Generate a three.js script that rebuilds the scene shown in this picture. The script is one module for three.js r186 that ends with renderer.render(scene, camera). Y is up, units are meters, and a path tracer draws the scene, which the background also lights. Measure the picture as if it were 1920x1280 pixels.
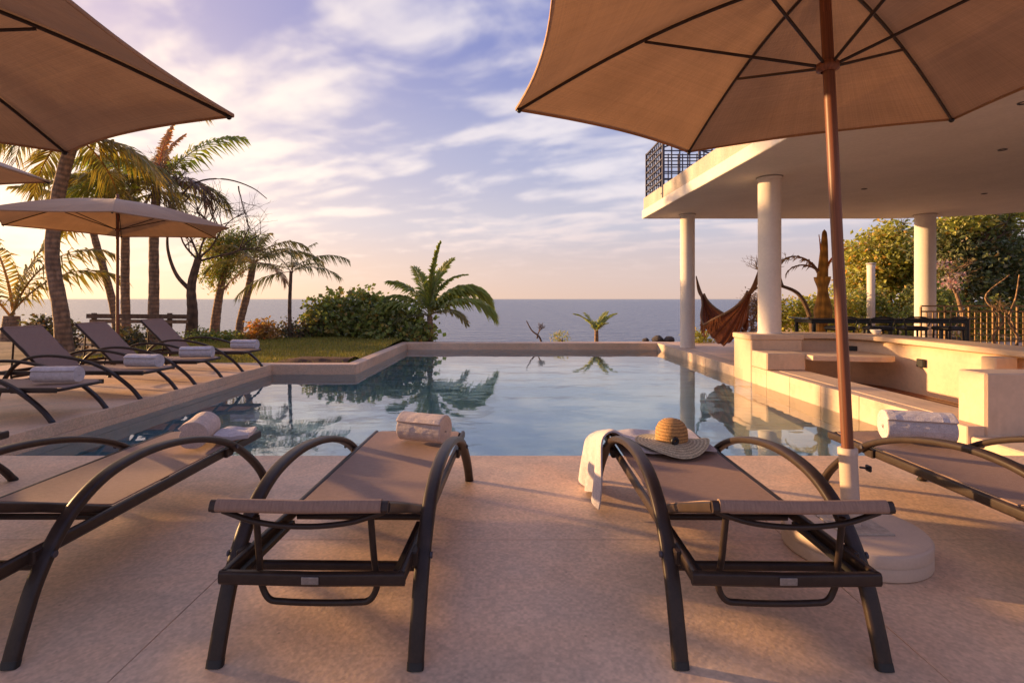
import * as THREE from 'three';
import { mergeGeometries } from 'three/addons/utils/BufferGeometryUtils.js';

// ---------------------------------------------------------------- camera, sky, sun, exposure
const scene = new THREE.Scene();
const camera = new THREE.PerspectiveCamera(67.38, 1920 / 1280, 0.05, 60000);
camera.position.set(0, 1.22, 0);
camera.lookAt(0, 1.22, -10);
camera.setViewOffset(1920, 1280, 0, 79, 1920, 1280);          // rising-front lens: uprights stay upright
const renderer = new THREE.WebGLRenderer({ antialias: true });
renderer.toneMapping = THREE.LinearToneMapping;
renderer.toneMappingExposure = 1.88;
renderer.shadowMap.enabled = true;
renderer.setSize(1024, 682);

const SUN_AZ = 66 * Math.PI / 180, SUN_EL = 7.6 * Math.PI / 180;   // left of straight ahead, above the horizon
const sunDir = new THREE.Vector3(-Math.sin(SUN_AZ) * Math.cos(SUN_EL), Math.sin(SUN_EL), -Math.cos(SUN_AZ) * Math.cos(SUN_EL));

// hash / value noise
function hash(ix, iy, s) {
  let h = (ix * 374761393 + iy * 668265263 + s * 1442695041) | 0;
  h = Math.imul(h ^ (h >>> 13), 1274126177); h ^= h >>> 16;
  return (h >>> 0) / 4294967296;
}
function vnoise(x, y, s, px = 0, py = 0) {
  const xi = Math.floor(x), yi = Math.floor(y), fx = x - xi, fy = y - yi;
  const u = fx * fx * fx * (fx * (fx * 6 - 15) + 10), v = fy * fy * fy * (fy * (fy * 6 - 15) + 10);
  const w = (i, p) => p ? ((i % p) + p) % p : i;
  const a = hash(w(xi, px), w(yi, py), s), b = hash(w(xi + 1, px), w(yi, py), s);
  const c = hash(w(xi, px), w(yi + 1, py), s), d = hash(w(xi + 1, px), w(yi + 1, py), s);
  return a + (b - a) * u + (c - a) * v + (a - b - c + d) * u * v;
}
function fbm(x, y, s, oct, per = 0) {
  let t = 0, a = 0.5, n = 0, p = per;
  for (let i = 0; i < oct; i++) { t += a * vnoise(x, y, s + i * 17, p, p); n += a; a *= 0.5; x *= 2; y *= 2; p *= 2; }
  return t / n;
}
const smooth = (a, b, x) => { const t = Math.min(1, Math.max(0, (x - a) / (b - a))); return t * t * (3 - 2 * t); };
const mix = (a, b, t) => a + (b - a) * t;
const lin = (c) => { c /= 255; return c <= 0.04045 ? c / 12.92 : Math.pow((c + 0.055) / 1.055, 2.4); };
const L = (r, g, b) => [lin(r), lin(g), lin(b)];

{ // evening sky: pale peach at the horizon, lilac blue above, thin streaked cloud
  const W = 2560, H = 1280, data = new Float32Array(W * H * 4);
  const ramp = [[0, L(208, 182, 172)], [3, L(206, 187, 184)], [8, L(188, 188, 204)], [15, L(160, 168, 202)], [26, L(122, 136, 192)], [50, L(96, 114, 186)], [90, L(80, 100, 174)]];
  const warm = L(255, 214, 150);
  for (let j = 0; j < H; j++) {
    const el = ((j + 0.5) / H - 0.5) * Math.PI, deg = el * 180 / Math.PI;
    if (deg < -1) { for (let i = 0; i < W; i++) { const o = (j * W + i) * 4; data[o] = 0.2; data[o + 1] = 0.16; data[o + 2] = 0.15; data[o + 3] = 1; } continue; }
    const e = Math.max(deg, 0);
    let k = 0; while (k < ramp.length - 2 && e > ramp[k + 1][0]) k++;
    const t = smooth(0, 1, (e - ramp[k][0]) / (ramp[k + 1][0] - ramp[k][0])), tl = (e - ramp[k][0]) / (ramp[k + 1][0] - ramp[k][0]);
    const tt = 0.3 * t + 0.7 * tl;
    const cy = Math.sin(Math.max(el, 0.012)), ce = Math.cos(el);
    for (let i = 0; i < W; i++) {
      const th = ((i + 0.5) / W - 0.5) * 2 * Math.PI, dx = Math.cos(th) * ce, dz = Math.sin(th) * ce;
      const c = Math.min(1, Math.max(-1, dx * sunDir.x + Math.sin(el) * sunDir.y + dz * sunDir.z));
      const ang = Math.acos(c) * 180 / Math.PI;
      let r = mix(ramp[k][1][0], ramp[k + 1][1][0], tt), g = mix(ramp[k][1][1], ramp[k + 1][1][1], tt), b = mix(ramp[k][1][2], ramp[k + 1][1][2], tt);
      // cloud sheet seen in perspective
      const px = dx / (cy + 0.07), pz = dz / (cy + 0.07);
      const rx = px * 0.86 + pz * 0.5, rz = -px * 0.5 + pz * 0.86;
      const w1 = fbm(rx * 0.9 + 3.1, rz * 0.9 + 8.2, 5, 3), w2 = fbm(rx * 0.9 + 11, rz * 0.9 + 1.7, 9, 3);
      const big = fbm(rx * 0.42 + 1.3 * w1 + 4.4, rz * 0.62 + 1.1 * w2 + 2.0, 21, 4);
      const fine = fbm(rx * 2.9 + 2.2 * w1, rz * 4.6 + 2.2 * w2, 33, 6);
      const streak = fbm(rx * 1.0 + 0.6 * w2 + 7, rz * 5.0 + 1.6 * w1, 47, 5);
      const toSun = smooth(120, 25, ang);
      let cl = smooth(0.44, 0.72, big * 0.42 + fine * 0.46 + streak * 0.22 - 0.066 + 0.07 * toSun);
      cl *= smooth(0.5, 7, e) * (1 - 0.35 * smooth(40, 80, e));
      const cw = smooth(75, 15, ang);
      const cr = mix(lin(234), 1.0, cw), cg = mix(lin(227), 0.88, cw), cb = mix(lin(231), 0.76, cw);
      const lowWarm = smooth(14, 2, e);
      r = mix(r, mix(cr, lin(225), lowWarm * (1 - cw)), cl * 0.78); g = mix(g, mix(cg, lin(203), lowWarm * (1 - cw)), cl * 0.78); b = mix(b, mix(cb, lin(200), lowWarm * (1 - cw)), cl * 0.78);
      // warmth round the low sun
      const glow = 0.68 * Math.exp(-Math.pow(ang / 37, 2)) + 2.2 * Math.exp(-Math.pow(ang / 15, 2)), band = 0.46 * Math.exp(-Math.pow(ang / 54, 2)) * Math.exp(-e / 13);
      r += warm[0] * (glow + band); g += warm[1] * (glow * 0.92 + band * 0.82); b += warm[2] * (glow * 0.82 + band * 0.45);
      const o = (j * W + i) * 4, q = 0.60; data[o] = r * q; data[o + 1] = g * q; data[o + 2] = b * q; data[o + 3] = 1;
    }
  }
  const sky = new THREE.DataTexture(data, W, H, THREE.RGBAFormat, THREE.FloatType);
  sky.mapping = THREE.EquirectangularReflectionMapping; sky.magFilter = THREE.LinearFilter; sky.minFilter = THREE.LinearFilter; sky.needsUpdate = true;
  scene.background = sky; scene.environment = sky;
  scene.backgroundIntensity = 1; scene.environmentIntensity = 1;
}
const sun = new THREE.DirectionalLight(new THREE.Color().setRGB(1.0, 0.58, 0.25), 5.0);
sun.position.copy(sunDir).multiplyScalar(60); sun.target.position.set(0, 0, -6);
sun.castShadow = true; sun.shadow.radius = 2; sun.shadow.mapSize.set(4096, 4096);
Object.assign(sun.shadow.camera, { left: -30, right: 30, top: 30, bottom: -30, near: 1, far: 160 });
scene.add(sun, sun.target);

// ---------------------------------------------------------------- helpers
let seed = 7;
function srand(s) { seed = s >>> 0; }
function rnd() { seed = (seed + 0x6D2B79F5) | 0; let t = Math.imul(seed ^ (seed >>> 15), 1 | seed); t = (t + Math.imul(t ^ (t >>> 7), 61 | t)) ^ t; return ((t ^ (t >>> 14)) >>> 0) / 4294967296; }
const rr = (a, b) => a + (b - a) * rnd();
const V = (x, y, z) => new THREE.Vector3(x, y, z);
const D = (x, y, depth) => new THREE.Vector3(x, y, -depth);        // depth is metres straight ahead of the camera
const taken = new Map();
function numbered(n) { const k = taken.get(n) || 0; taken.set(n, k + 1); return k ? n + '_' + String(k).padStart(3, '0') : n; }
function shade(o) { o.traverse(c => { if (c.isMesh) { c.castShadow = true; c.receiveShadow = true; } }); return o; }
function mg(list) {
  list = list.map(g => { const q = g.index ? g.toNonIndexed() : g; for (const k of Object.keys(q.attributes)) if (!['position', 'normal', 'uv', 'color'].includes(k)) q.deleteAttribute(k); return q; });
  const col = list.some(g => g.attributes.color);
  for (const g of list) {
    if (!g.attributes.uv) g.setAttribute('uv', new THREE.BufferAttribute(new Float32Array(g.attributes.position.count * 2), 2));
    if (col && !g.attributes.color) g.setAttribute('color', new THREE.BufferAttribute(new Float32Array(g.attributes.position.count * 3).fill(1), 3));
  }
  return list.length === 1 ? list[0] : mergeGeometries(list);
}
function mesh(name, geo, mat, parent) {
  const m = new THREE.Mesh(Array.isArray(geo) ? mg(geo) : geo, mat); m.name = parent ? name : numbered(name);
  m.castShadow = m.receiveShadow = true; (parent || scene).add(m); return m;
}
function tag(o, label, category, group) { o.userData.label = label; o.userData.category = category; if (group) o.userData.group = group; return o; }
function thing(name, label, category, pos, turn = 0, group) {
  const g = new THREE.Group(); g.name = numbered(name); scene.add(g);
  if (pos) g.position.copy(pos); g.rotation.y = turn; return tag(g, label, category, group);
}
function group(name, parent) { const g = new THREE.Group(); g.name = parent ? name : numbered(name); (parent || scene).add(g); return g; }
function struct(o, label, category) { o.userData.kind = 'structure'; if (label) tag(o, label, category); return o; }
function dup(o, pos, turn, label, grp) {
  const c = o.clone(); c.name = numbered(o.name.replace(/_\d{3}$/, '')); c.userData = { ...o.userData }; scene.add(c);
  c.position.copy(pos); c.rotation.y = turn; if (label) c.userData.label = label; if (grp) c.userData.group = grp; return c;
}
// box with uv in metres
function boxUV(g, s = 1, ox = 0, oy = 0) {
  const p = g.attributes.position, n = g.attributes.normal, uv = new Float32Array(p.count * 2);
  for (let i = 0; i < p.count; i++) {
    const ax = Math.abs(n.getX(i)), ay = Math.abs(n.getY(i)), az = Math.abs(n.getZ(i));
    const [u, v] = ay >= ax && ay >= az ? [p.getX(i), p.getZ(i)] : ax >= az ? [p.getZ(i), p.getY(i)] : [p.getX(i), p.getY(i)];
    uv[2 * i] = u * s + ox; uv[2 * i + 1] = v * s + oy;
  }
  g.setAttribute('uv', new THREE.BufferAttribute(uv, 2)); return g;
}
// chamfered block between corners; x0..x1, y0..y1, depth d0..d1
function block(x0, x1, y0, y1, d0, d1, c = 0.006) {
  const sh = new THREE.Shape(); const w = x1 - x0, d = d1 - d0;
  c = Math.min(c, w / 3, d / 3, (y1 - y0) / 3);
  sh.moveTo(c, 0); sh.lineTo(w - c, 0); sh.lineTo(w, c); sh.lineTo(w, d - c); sh.lineTo(w - c, d); sh.lineTo(c, d); sh.lineTo(0, d - c); sh.lineTo(0, c);
  const inset = new THREE.Shape(sh.getPoints().map(p => new THREE.Vector2(c + (p.x) * (w - 2 * c) / w, c + p.y * (d - 2 * c) / d)));
  const g = new THREE.ExtrudeGeometry(inset, { depth: y1 - y0 - 2 * c, bevelEnabled: true, bevelThickness: c, bevelSize: c, bevelSegments: 1, curveSegments: 1 });
  g.rotateX(-Math.PI / 2); g.translate(x0, y0 + c, -d0);
  return boxUV(g);
}
function bar(a, b, w, t, up = V(0, 1, 0)) {           // squared bar from a to b, w across, t in the plane of up
  const d = b.clone().sub(a), l = d.length(); d.normalize();
  let s = d.clone().cross(up); if (s.lengthSq() < 1e-6) s = V(1, 0, 0); s.normalize(); const u = s.clone().cross(d);
  const g = new THREE.BoxGeometry(w, t, l); boxUV(g);
  g.applyMatrix4(new THREE.Matrix4().makeBasis(s, u, d.clone().negate()).setPosition(a.clone().add(b).multiplyScalar(0.5))); return g;
}
// sweep an oval/rounded section along points, side axis fixed
function sweep(pts, side, w, t, seg = 10, pw = 3.2, taper = null) {
  const pos = [], nor = [], uv = [], idx = []; let len = 0;
  for (let i = 0; i < pts.length; i++) {
    const a = pts[Math.max(0, i - 1)], b = pts[Math.min(pts.length - 1, i + 1)], d = b.clone().sub(a).normalize();
    const s = side.clone().addScaledVector(d, -side.dot(d)).normalize(), u = s.clone().cross(d);
    if (i) len += pts[i].distanceTo(pts[i - 1]);
    const k = taper ? taper(i / (pts.length - 1)) : 1;
    for (let j = 0; j <= seg; j++) {
      const a2 = j / seg * Math.PI * 2, c = Math.cos(a2), sn = Math.sin(a2);
      const q = Math.pow(Math.pow(Math.abs(c), pw) + Math.pow(Math.abs(sn), pw), -1 / pw);
      const x = c * q * w / 2 * k, y = sn * q * t / 2 * k;
      const nx = Math.sign(c) * Math.pow(Math.abs(c * q), pw - 1) / w, ny = Math.sign(sn) * Math.pow(Math.abs(sn * q), pw - 1) / t;
      const p = pts[i].clone().addScaledVector(s, x).addScaledVector(u, y); pos.push(p.x, p.y, p.z);
      const n = s.clone().multiplyScalar(nx).addScaledVector(u, ny).normalize(); nor.push(n.x, n.y, n.z);
      uv.push(j / seg * 2 * (w + t), len);
    }
  }
  const m = seg + 1;
  for (let i = 0; i < pts.length - 1; i++) for (let j = 0; j < seg; j++) { const a = i * m + j; idx.push(a, a + m, a + 1, a + 1, a + m, a + m + 1); }
  for (const [row, fl] of [[0, 1], [pts.length - 1, -1]]) {
    const c = pos.length / 3, d = (row ? pts[row].clone().sub(pts[row - 1]) : pts[0].clone().sub(pts[1])).normalize();
    pos.push(pts[row].x, pts[row].y, pts[row].z); nor.push(d.x, d.y, d.z); uv.push(0, 0);
    for (let j = 0; j <= seg; j++) { const k = (row * m + j) * 3; pos.push(pos[k], pos[k + 1], pos[k + 2]); nor.push(d.x, d.y, d.z); uv.push(0.01 * j, 0.01); }
    for (let j = 0; j < seg; j++) fl > 0 ? idx.push(c, c + 1 + j, c + 2 + j) : idx.push(c, c + 2 + j, c + 1 + j);
  }
  const g = new THREE.BufferGeometry(); g.setAttribute('position', new THREE.Float32BufferAttribute(pos, 3)); g.setAttribute('normal', new THREE.Float32BufferAttribute(nor, 3)); g.setAttribute('uv', new THREE.Float32BufferAttribute(uv, 2)); g.setIndex(idx); return g;
}
function curve(pts, n, closed = false) { return new THREE.CatmullRomCurve3(pts, closed, 'centripetal').getPoints(n); }
// parametric sheet f(u,v)->Vector3, uvs scaled in metres, optional thickness
function sheet(f, nu, nv, su = 1, sv = 1, thick = 0) {
  const face = (flip, off) => {
    const pos = [], uv = [], idx = [];
    for (let j = 0; j <= nv; j++) for (let i = 0; i <= nu; i++) { const p = f(i / nu, j / nv, off); pos.push(p.x, p.y, p.z); uv.push(i / nu * su, j / nv * sv); }
    for (let j = 0; j < nv; j++) for (let i = 0; i < nu; i++) { const a = j * (nu + 1) + i, b = a + 1, c = a + nu + 1, d = c + 1; flip ? idx.push(a, c, b, b, c, d) : idx.push(a, b, c, b, d, c); }
    const g = new THREE.BufferGeometry(); g.setAttribute('position', new THREE.Float32BufferAttribute(pos, 3)); g.setAttribute('uv', new THREE.Float32BufferAttribute(uv, 2)); g.setIndex(idx); g.computeVertexNormals(); return g;
  };
  const top = face(false, 0); if (!thick) return top;
  const n = top.attributes.normal, bot = top.clone(), bp = bot.attributes.position;
  for (let i = 0; i < bp.count; i++) bp.setXYZ(i, bp.getX(i) - n.getX(i) * thick, bp.getY(i) - n.getY(i) * thick, bp.getZ(i) - n.getZ(i) * thick);
  const ix = Array.from(bot.index.array); for (let i = 0; i < ix.length; i += 3) [ix[i], ix[i + 1]] = [ix[i + 1], ix[i]];
  bot.setIndex(ix); bot.computeVertexNormals();
  const rim = []; const row = nu + 1;
  for (let i = 0; i < nu; i++) rim.push([i, i + 1], [nv * row + i + 1, nv * row + i]);
  for (let j = 0; j < nv; j++) rim.push([(j + 1) * row, j * row], [j * row + nu, (j + 1) * row + nu]);
  const rp = [], tp = top.attributes.position;
  const at = (a, i) => [a.getX(i), a.getY(i), a.getZ(i)];
  for (const [a, b] of rim) rp.push(...at(tp, a), ...at(bp, a), ...at(tp, b), ...at(tp, b), ...at(bp, a), ...at(bp, b));
  const rg = new THREE.BufferGeometry(); rg.setAttribute('position', new THREE.Float32BufferAttribute(rp, 3)); rg.computeVertexNormals();
  return mg([top, bot, rg]);
}
function lathe(pts, seg = 32) { return new THREE.LatheGeometry(pts.map(p => new THREE.Vector2(p[0], p[1])), seg); }

// ---------------------------------------------------------------- procedural textures and materials
function noiseTex(size, fn, srgb = true) {
  const d = new Uint8Array(size * size * 4);
  for (let j = 0; j < size; j++) for (let i = 0; i < size; i++) { const c = fn(i / size, j / size, i, j), o = (j * size + i) * 4; for (let k = 0; k < 3; k++) d[o + k] = Math.max(0, Math.min(255, (c.length ? c[k] : c) * 255)); d[o + 3] = 255; }
  const t = new THREE.DataTexture(d, size, size); t.wrapS = t.wrapT = THREE.RepeatWrapping; t.magFilter = THREE.LinearFilter; t.minFilter = THREE.LinearMipmapLinearFilter; t.generateMipmaps = true;
  if (srgb) t.colorSpace = THREE.SRGBColorSpace; t.needsUpdate = true; return t;
}
function rep(t, x, y = x) { const c = t.clone(); c.repeat.set(x, y); c.needsUpdate = true; return c; }
const C = (r, g, b) => new THREE.Color().setRGB(r, g, b);
const M = {};
{
  // trowelled concrete: soft cloudy patches, fine grain, a few specks and trowel arcs
  const conc = noiseTex(1024, (u, v) => {
    const a = fbm(u * 4, v * 4, 3, 5, 4), b = fbm(u * 220, v * 220, 8, 2, 220), s = fbm(u * 3 + 0, v * 24, 15, 4, 0), m = fbm(u * 12, v * 12, 29, 4, 12);
    let k = 0.88 + 0.11 * (a - 0.5) + 0.16 * (b - 0.5) + 0.05 * (m - 0.5);
    const sp = hash(Math.floor(u * 340), Math.floor(v * 340), 91); if (sp > 0.9988) k -= 0.04 + 0.1 * (sp - 0.9988) / 0.0012; const st = fbm(u * 7, v * 7, 191, 4, 7); k -= 0.035 * smooth(0.60, 0.66, st); k += 0.03 * smooth(0.36, 0.32, st);
    const w = 0.05 * (m - 0.5);
    return [k + w, k, k - w];
  });
  const plas = noiseTex(512, (u, v) => 0.93 + 0.05 * (fbm(u * 5, v * 5, 23, 4, 5) - 0.5) + 0.04 * (fbm(u * 60, v * 60, 24, 2, 60) - 0.5));
  const wallT = noiseTex(512, (u, v) => { const k = 0.92 + 0.09 * (fbm(u * 4, v * 4, 223, 5, 4) - 0.5) + 0.05 * (fbm(u * 70, v * 70, 224, 2, 70) - 0.5) - 0.05 * smooth(0.58, 0.7, fbm(u * 9, v * 3, 225, 4, 0)); return [k, k * 0.99, k * 0.975]; });
  const concB = noiseTex(512, (u, v) => 0.5 + 0.5 * (fbm(u * 90, v * 90, 4, 3, 90) - 0.5) + 0.5 * (fbm(u * 14, v * 14, 44, 3, 14) - 0.5), false);
  M.deck = new THREE.MeshStandardMaterial({ color: C(0.92, 0.625, 0.405), map: rep(conc, 0.36), bumpMap: rep(concB, 0.9), bumpScale: 0.0016, roughness: 0.6 });
  M.wall = new THREE.MeshStandardMaterial({ color: C(0.82, 0.61, 0.43), map: rep(wallT, 0.4), bumpMap: rep(concB, 1.3), bumpScale: 0.003, roughness: 0.75 });
  M.stone = new THREE.MeshStandardMaterial({ color: C(0.74, 0.57, 0.43), map: rep(conc, 0.9), bumpMap: rep(concB, 1.7), bumpScale: 0.005, roughness: 0.8 });
  M.plaster = new THREE.MeshStandardMaterial({ color: C(0.84, 0.76, 0.68), map: rep(plas, 0.45), bumpMap: rep(concB, 1.1), bumpScale: 0.002, roughness: 0.85 });
  M.fascia = new THREE.MeshStandardMaterial({ color: C(0.66, 0.54, 0.44), map: rep(conc, 0.8, 0.3), bumpMap: rep(concB, 1.5), bumpScale: 0.005, roughness: 0.85 });
  M.bed = new THREE.MeshStandardMaterial({ color: C(0.16, 0.12, 0.10), roughness: 0.95 });
  const tile = noiseTex(512, (u, v) => { const a = fbm(u * 8, v * 8, 61, 4, 8), b = hash(Math.floor(u * 128), Math.floor(v * 128), 5); return [0.55 + 0.12 * a + 0.06 * b, 0.72 + 0.1 * a + 0.05 * b, 0.74 + 0.1 * a + 0.05 * b]; });
  M.basin = new THREE.MeshStandardMaterial({ color: C(0.92, 0.90, 0.92), map: rep(tile, 0.5), roughness: 0.6 });
  const ripple = noiseTex(512, (u, v) => fbm(u * 5, v * 5, 71, 4, 5), false);
  M.water = new THREE.MeshPhysicalMaterial({ color: 0xffffff, roughness: 0.015, transmission: 1, thickness: 1.2, ior: 1.7, attenuationColor: C(0.50, 0.76, 0.79), attenuationDistance: 4.5, bumpMap: rep(ripple, 0.25, 0.4), bumpScale: 0.0022 });
  const wave = noiseTex(512, (u, v) => 0.6 * fbm(u * 8, v * 20, 77, 5, 0) + 0.4 * fbm(u * 24, v * 48, 78, 3, 24), false);
  M.sea = new THREE.MeshPhysicalMaterial({ color: C(0.07, 0.105, 0.16), roughness: 0.25, ior: 1.33, bumpMap: rep(wave, 1 / 40, 1 / 22), bumpScale: 0.4 });
  const weave = noiseTex(256, (u, v, i, j) => { const k = ((i >> 1) + (j >> 1)) % 2 ? 0.9 : 0.78; return k + 0.14 * (fbm(u * 10, v * 40, 31, 3, 0) - 0.5) + 0.06 * (hash(i, j, 2) - 0.5); });
  const weaveB = noiseTex(256, (u, v, i, j) => ((i >> 1) + (j >> 1)) % 2 ? 1 : 0.2, false);
  M.sling = new THREE.MeshPhysicalMaterial({ color: C(0.46, 0.285, 0.2), map: rep(weave, 5), bumpMap: rep(weaveB, 5), bumpScale: 0.0006, roughness: 0.72, transmission: 0.08, thickness: 0 });
  const canvas = noiseTex(1024, (u, v, i, j) => { const k = 0.84 + 0.14 * (fbm(u * 5, v * 5, 131, 5, 5) - 0.5) + 0.06 * (hash(i >> 1, 7, 3) - 0.5) + 0.06 * (hash(3, j >> 1, 9) - 0.5) + 0.05 * (hash(i, j, 4) - 0.5); return [k, k * 0.985, k * 0.97]; });
  const canvasB = noiseTex(512, (u, v) => 0.75 * fbm(u * 6, v * 3, 141, 4, 0) + 0.25 * fbm(u * 90, v * 90, 142, 2, 90), false);
  M.canopy = new THREE.MeshPhysicalMaterial({ color: C(0.62, 0.355, 0.175), map: rep(canvas, 0.6), bumpMap: rep(canvasB, 0.6), bumpScale: 0.004, roughness: 0.95, transmission: 0.25, thickness: 0 });
  const cast = noiseTex(256, (u, v) => 0.8 + 0.25 * (fbm(u * 16, v * 16, 19, 4, 16) - 0.5) + 0.1 * (fbm(u * 80, v * 80, 20, 2, 80) - 0.5));
  M.frame = new THREE.MeshPhysicalMaterial({ color: C(0.06, 0.037, 0.026), map: rep(cast, 2), specularIntensity: 0.6, roughness: 0.44, metalness: 0.0, clearcoat: 0.05, clearcoatRoughness: 0.4 });
  M.black = new THREE.MeshStandardMaterial({ color: C(0.018, 0.017, 0.017), map: rep(cast, 2), roughness: 0.5 });
  M.plate = new THREE.MeshStandardMaterial({ color: C(0.5, 0.45, 0.4), map: rep(cast, 4), roughness: 0.4, metalness: 0.5 });
  const grain = noiseTex(512, (u, v) => { const a = fbm(u * 24, v * 2, 12, 5, 0), b = fbm(u * 90, v * 4, 13, 3, 0); const k = 0.72 + 0.35 * (a - 0.5) + 0.25 * (b - 0.5); return [k, k * 0.96, k * 0.92]; });
  M.wood = new THREE.MeshPhysicalMaterial({ color: C(0.36, 0.125, 0.05), map: rep(grain, 3, 0.8), roughness: 0.5, clearcoat: 0.08, clearcoatRoughness: 0.3 });
  M.ivory = new THREE.MeshStandardMaterial({ color: C(0.72, 0.60, 0.47), map: rep(cast, 3), roughness: 0.55 });
  M.plasterIvory = new THREE.MeshStandardMaterial({ color: C(0.68, 0.52, 0.39), map: rep(plas, 2), roughness: 0.6 });
  const terry = noiseTex(256, (u, v, i, j) => 0.86 + 0.24 * (fbm(u * 60, v * 60, 53, 3, 60) - 0.5) + 0.1 * (fbm(u * 6, v * 6, 54, 3, 6) - 0.5));
  const terryB = noiseTex(256, (u, v) => 0.7 * fbm(u * 64, v * 64, 57, 2, 64) + 0.3 * fbm(u * 9, v * 9, 58, 3, 9), false);
  M.towel = new THREE.MeshPhysicalMaterial({ color: C(0.86, 0.78, 0.77), map: rep(terry, 6), bumpMap: rep(terryB, 9), bumpScale: 0.003, roughness: 1, sheen: 0.4, sheenRoughness: 0.8 });
  M.towelCream = new THREE.MeshPhysicalMaterial({ color: C(0.86, 0.70, 0.60), map: rep(terry, 6), bumpMap: rep(terryB, 8), bumpScale: 0.004, roughness: 1, sheen: 0.4, sheenRoughness: 0.8 });
  const straw = noiseTex(256, (u, v, i, j) => { const k = 0.75 + 0.2 * Math.sin(v * Math.PI * 60) * 0.5 + 0.22 * (hash(i >> 2, j >> 1, 3) - 0.5); return [k, k * 0.97, k * 0.9]; });
  const strawB = noiseTex(256, (u, v, i, j) => 0.5 + 0.4 * Math.sin(v * Math.PI * 60) + 0.2 * (hash(i >> 2, j >> 2, 4) - 0.5), false);
  M.straw = new THREE.MeshStandardMaterial({ color: C(0.76, 0.43, 0.17), map: rep(straw, 2, 1), bumpMap: rep(strawB, 2, 1), bumpScale: 0.002, roughness: 0.85 });
  M.strawPale = new THREE.MeshStandardMaterial({ color: C(0.76, 0.71, 0.56), map: rep(straw, 3, 1), bumpMap: rep(strawB, 3, 1), bumpScale: 0.0015, roughness: 0.85 });
  const bark = noiseTex(512, (u, v) => { const r = 0.5 + 0.5 * Math.sin(v * Math.PI * 2 * 14 + 3 * fbm(u * 4, v * 8, 66, 3, 0)); const k = 0.62 + 0.16 * r + 0.4 * (fbm(u * 14, v * 14, 67, 5, 14) - 0.5); return [k, k * 0.95, k * 0.88]; });
  const barkB = noiseTex(512, (u, v) => 0.5 * (0.5 + 0.5 * Math.sin(v * Math.PI * 2 * 14)) + 0.5 * fbm(u * 16, v * 16, 68, 4, 16), false);
  M.palmBark = new THREE.MeshStandardMaterial({ color: C(0.58, 0.41, 0.29), map: rep(bark, 1, 0.6), bumpMap: rep(barkB, 1, 0.6), bumpScale: 0.02, roughness: 0.95 });
  M.darkBark = new THREE.MeshStandardMaterial({ color: C(0.30, 0.21, 0.15), map: rep(bark, 1, 0.3), bumpMap: rep(barkB, 1, 0.3), bumpScale: 0.02, roughness: 0.95 });
  M.goldBark = new THREE.MeshStandardMaterial({ color: C(0.85, 0.42, 0.06), map: rep(bark, 1, 0.3), bumpMap: rep(barkB, 1, 0.3), bumpScale: 0.01, roughness: 0.8 });
  const leafMat = (r, g, b, tr = 0.58) => new THREE.MeshPhysicalMaterial({ color: C(r, g, b), vertexColors: true, roughness: 0.8, transmission: tr, thickness: 0, side: THREE.DoubleSide });
  M.palmGreen = leafMat(0.32, 0.38, 0.045); M.palmDark = leafMat(0.22, 0.22, 0.05); M.palmOlive = leafMat(0.33, 0.28, 0.05); M.palmYellow = leafMat(0.45, 0.28, 0.04); M.palmDry = leafMat(0.27, 0.16, 0.075); M.palmGold = leafMat(0.55, 0.29, 0.04);
  M.leafGreen = leafMat(0.26, 0.32, 0.05); M.leafShaded = leafMat(0.17, 0.21, 0.05); M.leafLime = leafMat(0.42, 0.43, 0.045); M.leafGold = leafMat(0.46, 0.27, 0.04); M.leafOlive = leafMat(0.12, 0.12, 0.04); M.blossom = leafMat(0.50, 0.38, 0.37);  // the second leaf green is darkened, painting shade into the trees behind the railing
  M.grass = leafMat(0.31, 0.30, 0.04, 0.35);
  const lawnT = noiseTex(512, (u, v) => { const a = fbm(u * 10, v * 10, 81, 5, 10), b = fbm(u * 100, v * 100, 82, 2, 100); const k = 0.6 + 0.4 * (a - 0.5) + 0.4 * (b - 0.5); return [k * (0.9 + 0.3 * a), k, k * 0.6]; });
  M.lawn = new THREE.MeshStandardMaterial({ color: C(0.40, 0.38, 0.07), map: rep(lawnT, 0.5), roughness: 1 });
  M.soil = new THREE.MeshStandardMaterial({ color: C(0.15, 0.075, 0.045), map: rep(conc, 1.4), bumpMap: rep(concB, 2.1), bumpScale: 0.03, roughness: 1 });
  const sandT = noiseTex(512, (u, v) => { const k = 0.75 + 0.4 * (fbm(u * 6, v * 6, 85, 5, 6) - 0.5) + 0.2 * (fbm(u * 120, v * 120, 86, 2, 120) - 0.5); return [k, k * 0.97, k * 0.93]; });
  M.sand = new THREE.MeshStandardMaterial({ color: C(0.42, 0.31, 0.22), map: rep(sandT, 0.3), bumpMap: rep(concB, 0.7), bumpScale: 0.02, roughness: 1 });
  const stripe = noiseTex(256, (u, v, i, j) => { const s = Math.sin(u * Math.PI * 2 * 9), n = fbm(u * 40, v * 40, 95, 3, 40); const k = 0.5 + 0.4 * n; return s > 0.72 ? [k * 1.25, k * 0.85, k * 0.4] : [k, k * 0.62, k * 0.42]; });
  M.hammock = new THREE.MeshPhysicalMaterial({ color: C(0.36, 0.23, 0.14), map: rep(stripe, 1, 3), roughness: 0.95, transmission: 0.2, thickness: 0, side: THREE.DoubleSide });
  M.rope = new THREE.MeshStandardMaterial({ color: C(0.26, 0.14, 0.075), map: rep(cast, 8), roughness: 0.95 });
  M.rust = new THREE.MeshStandardMaterial({ color: C(0.50, 0.31, 0.14), map: rep(cast, 3), roughness: 0.7, metalness: 0.2 });
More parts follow.
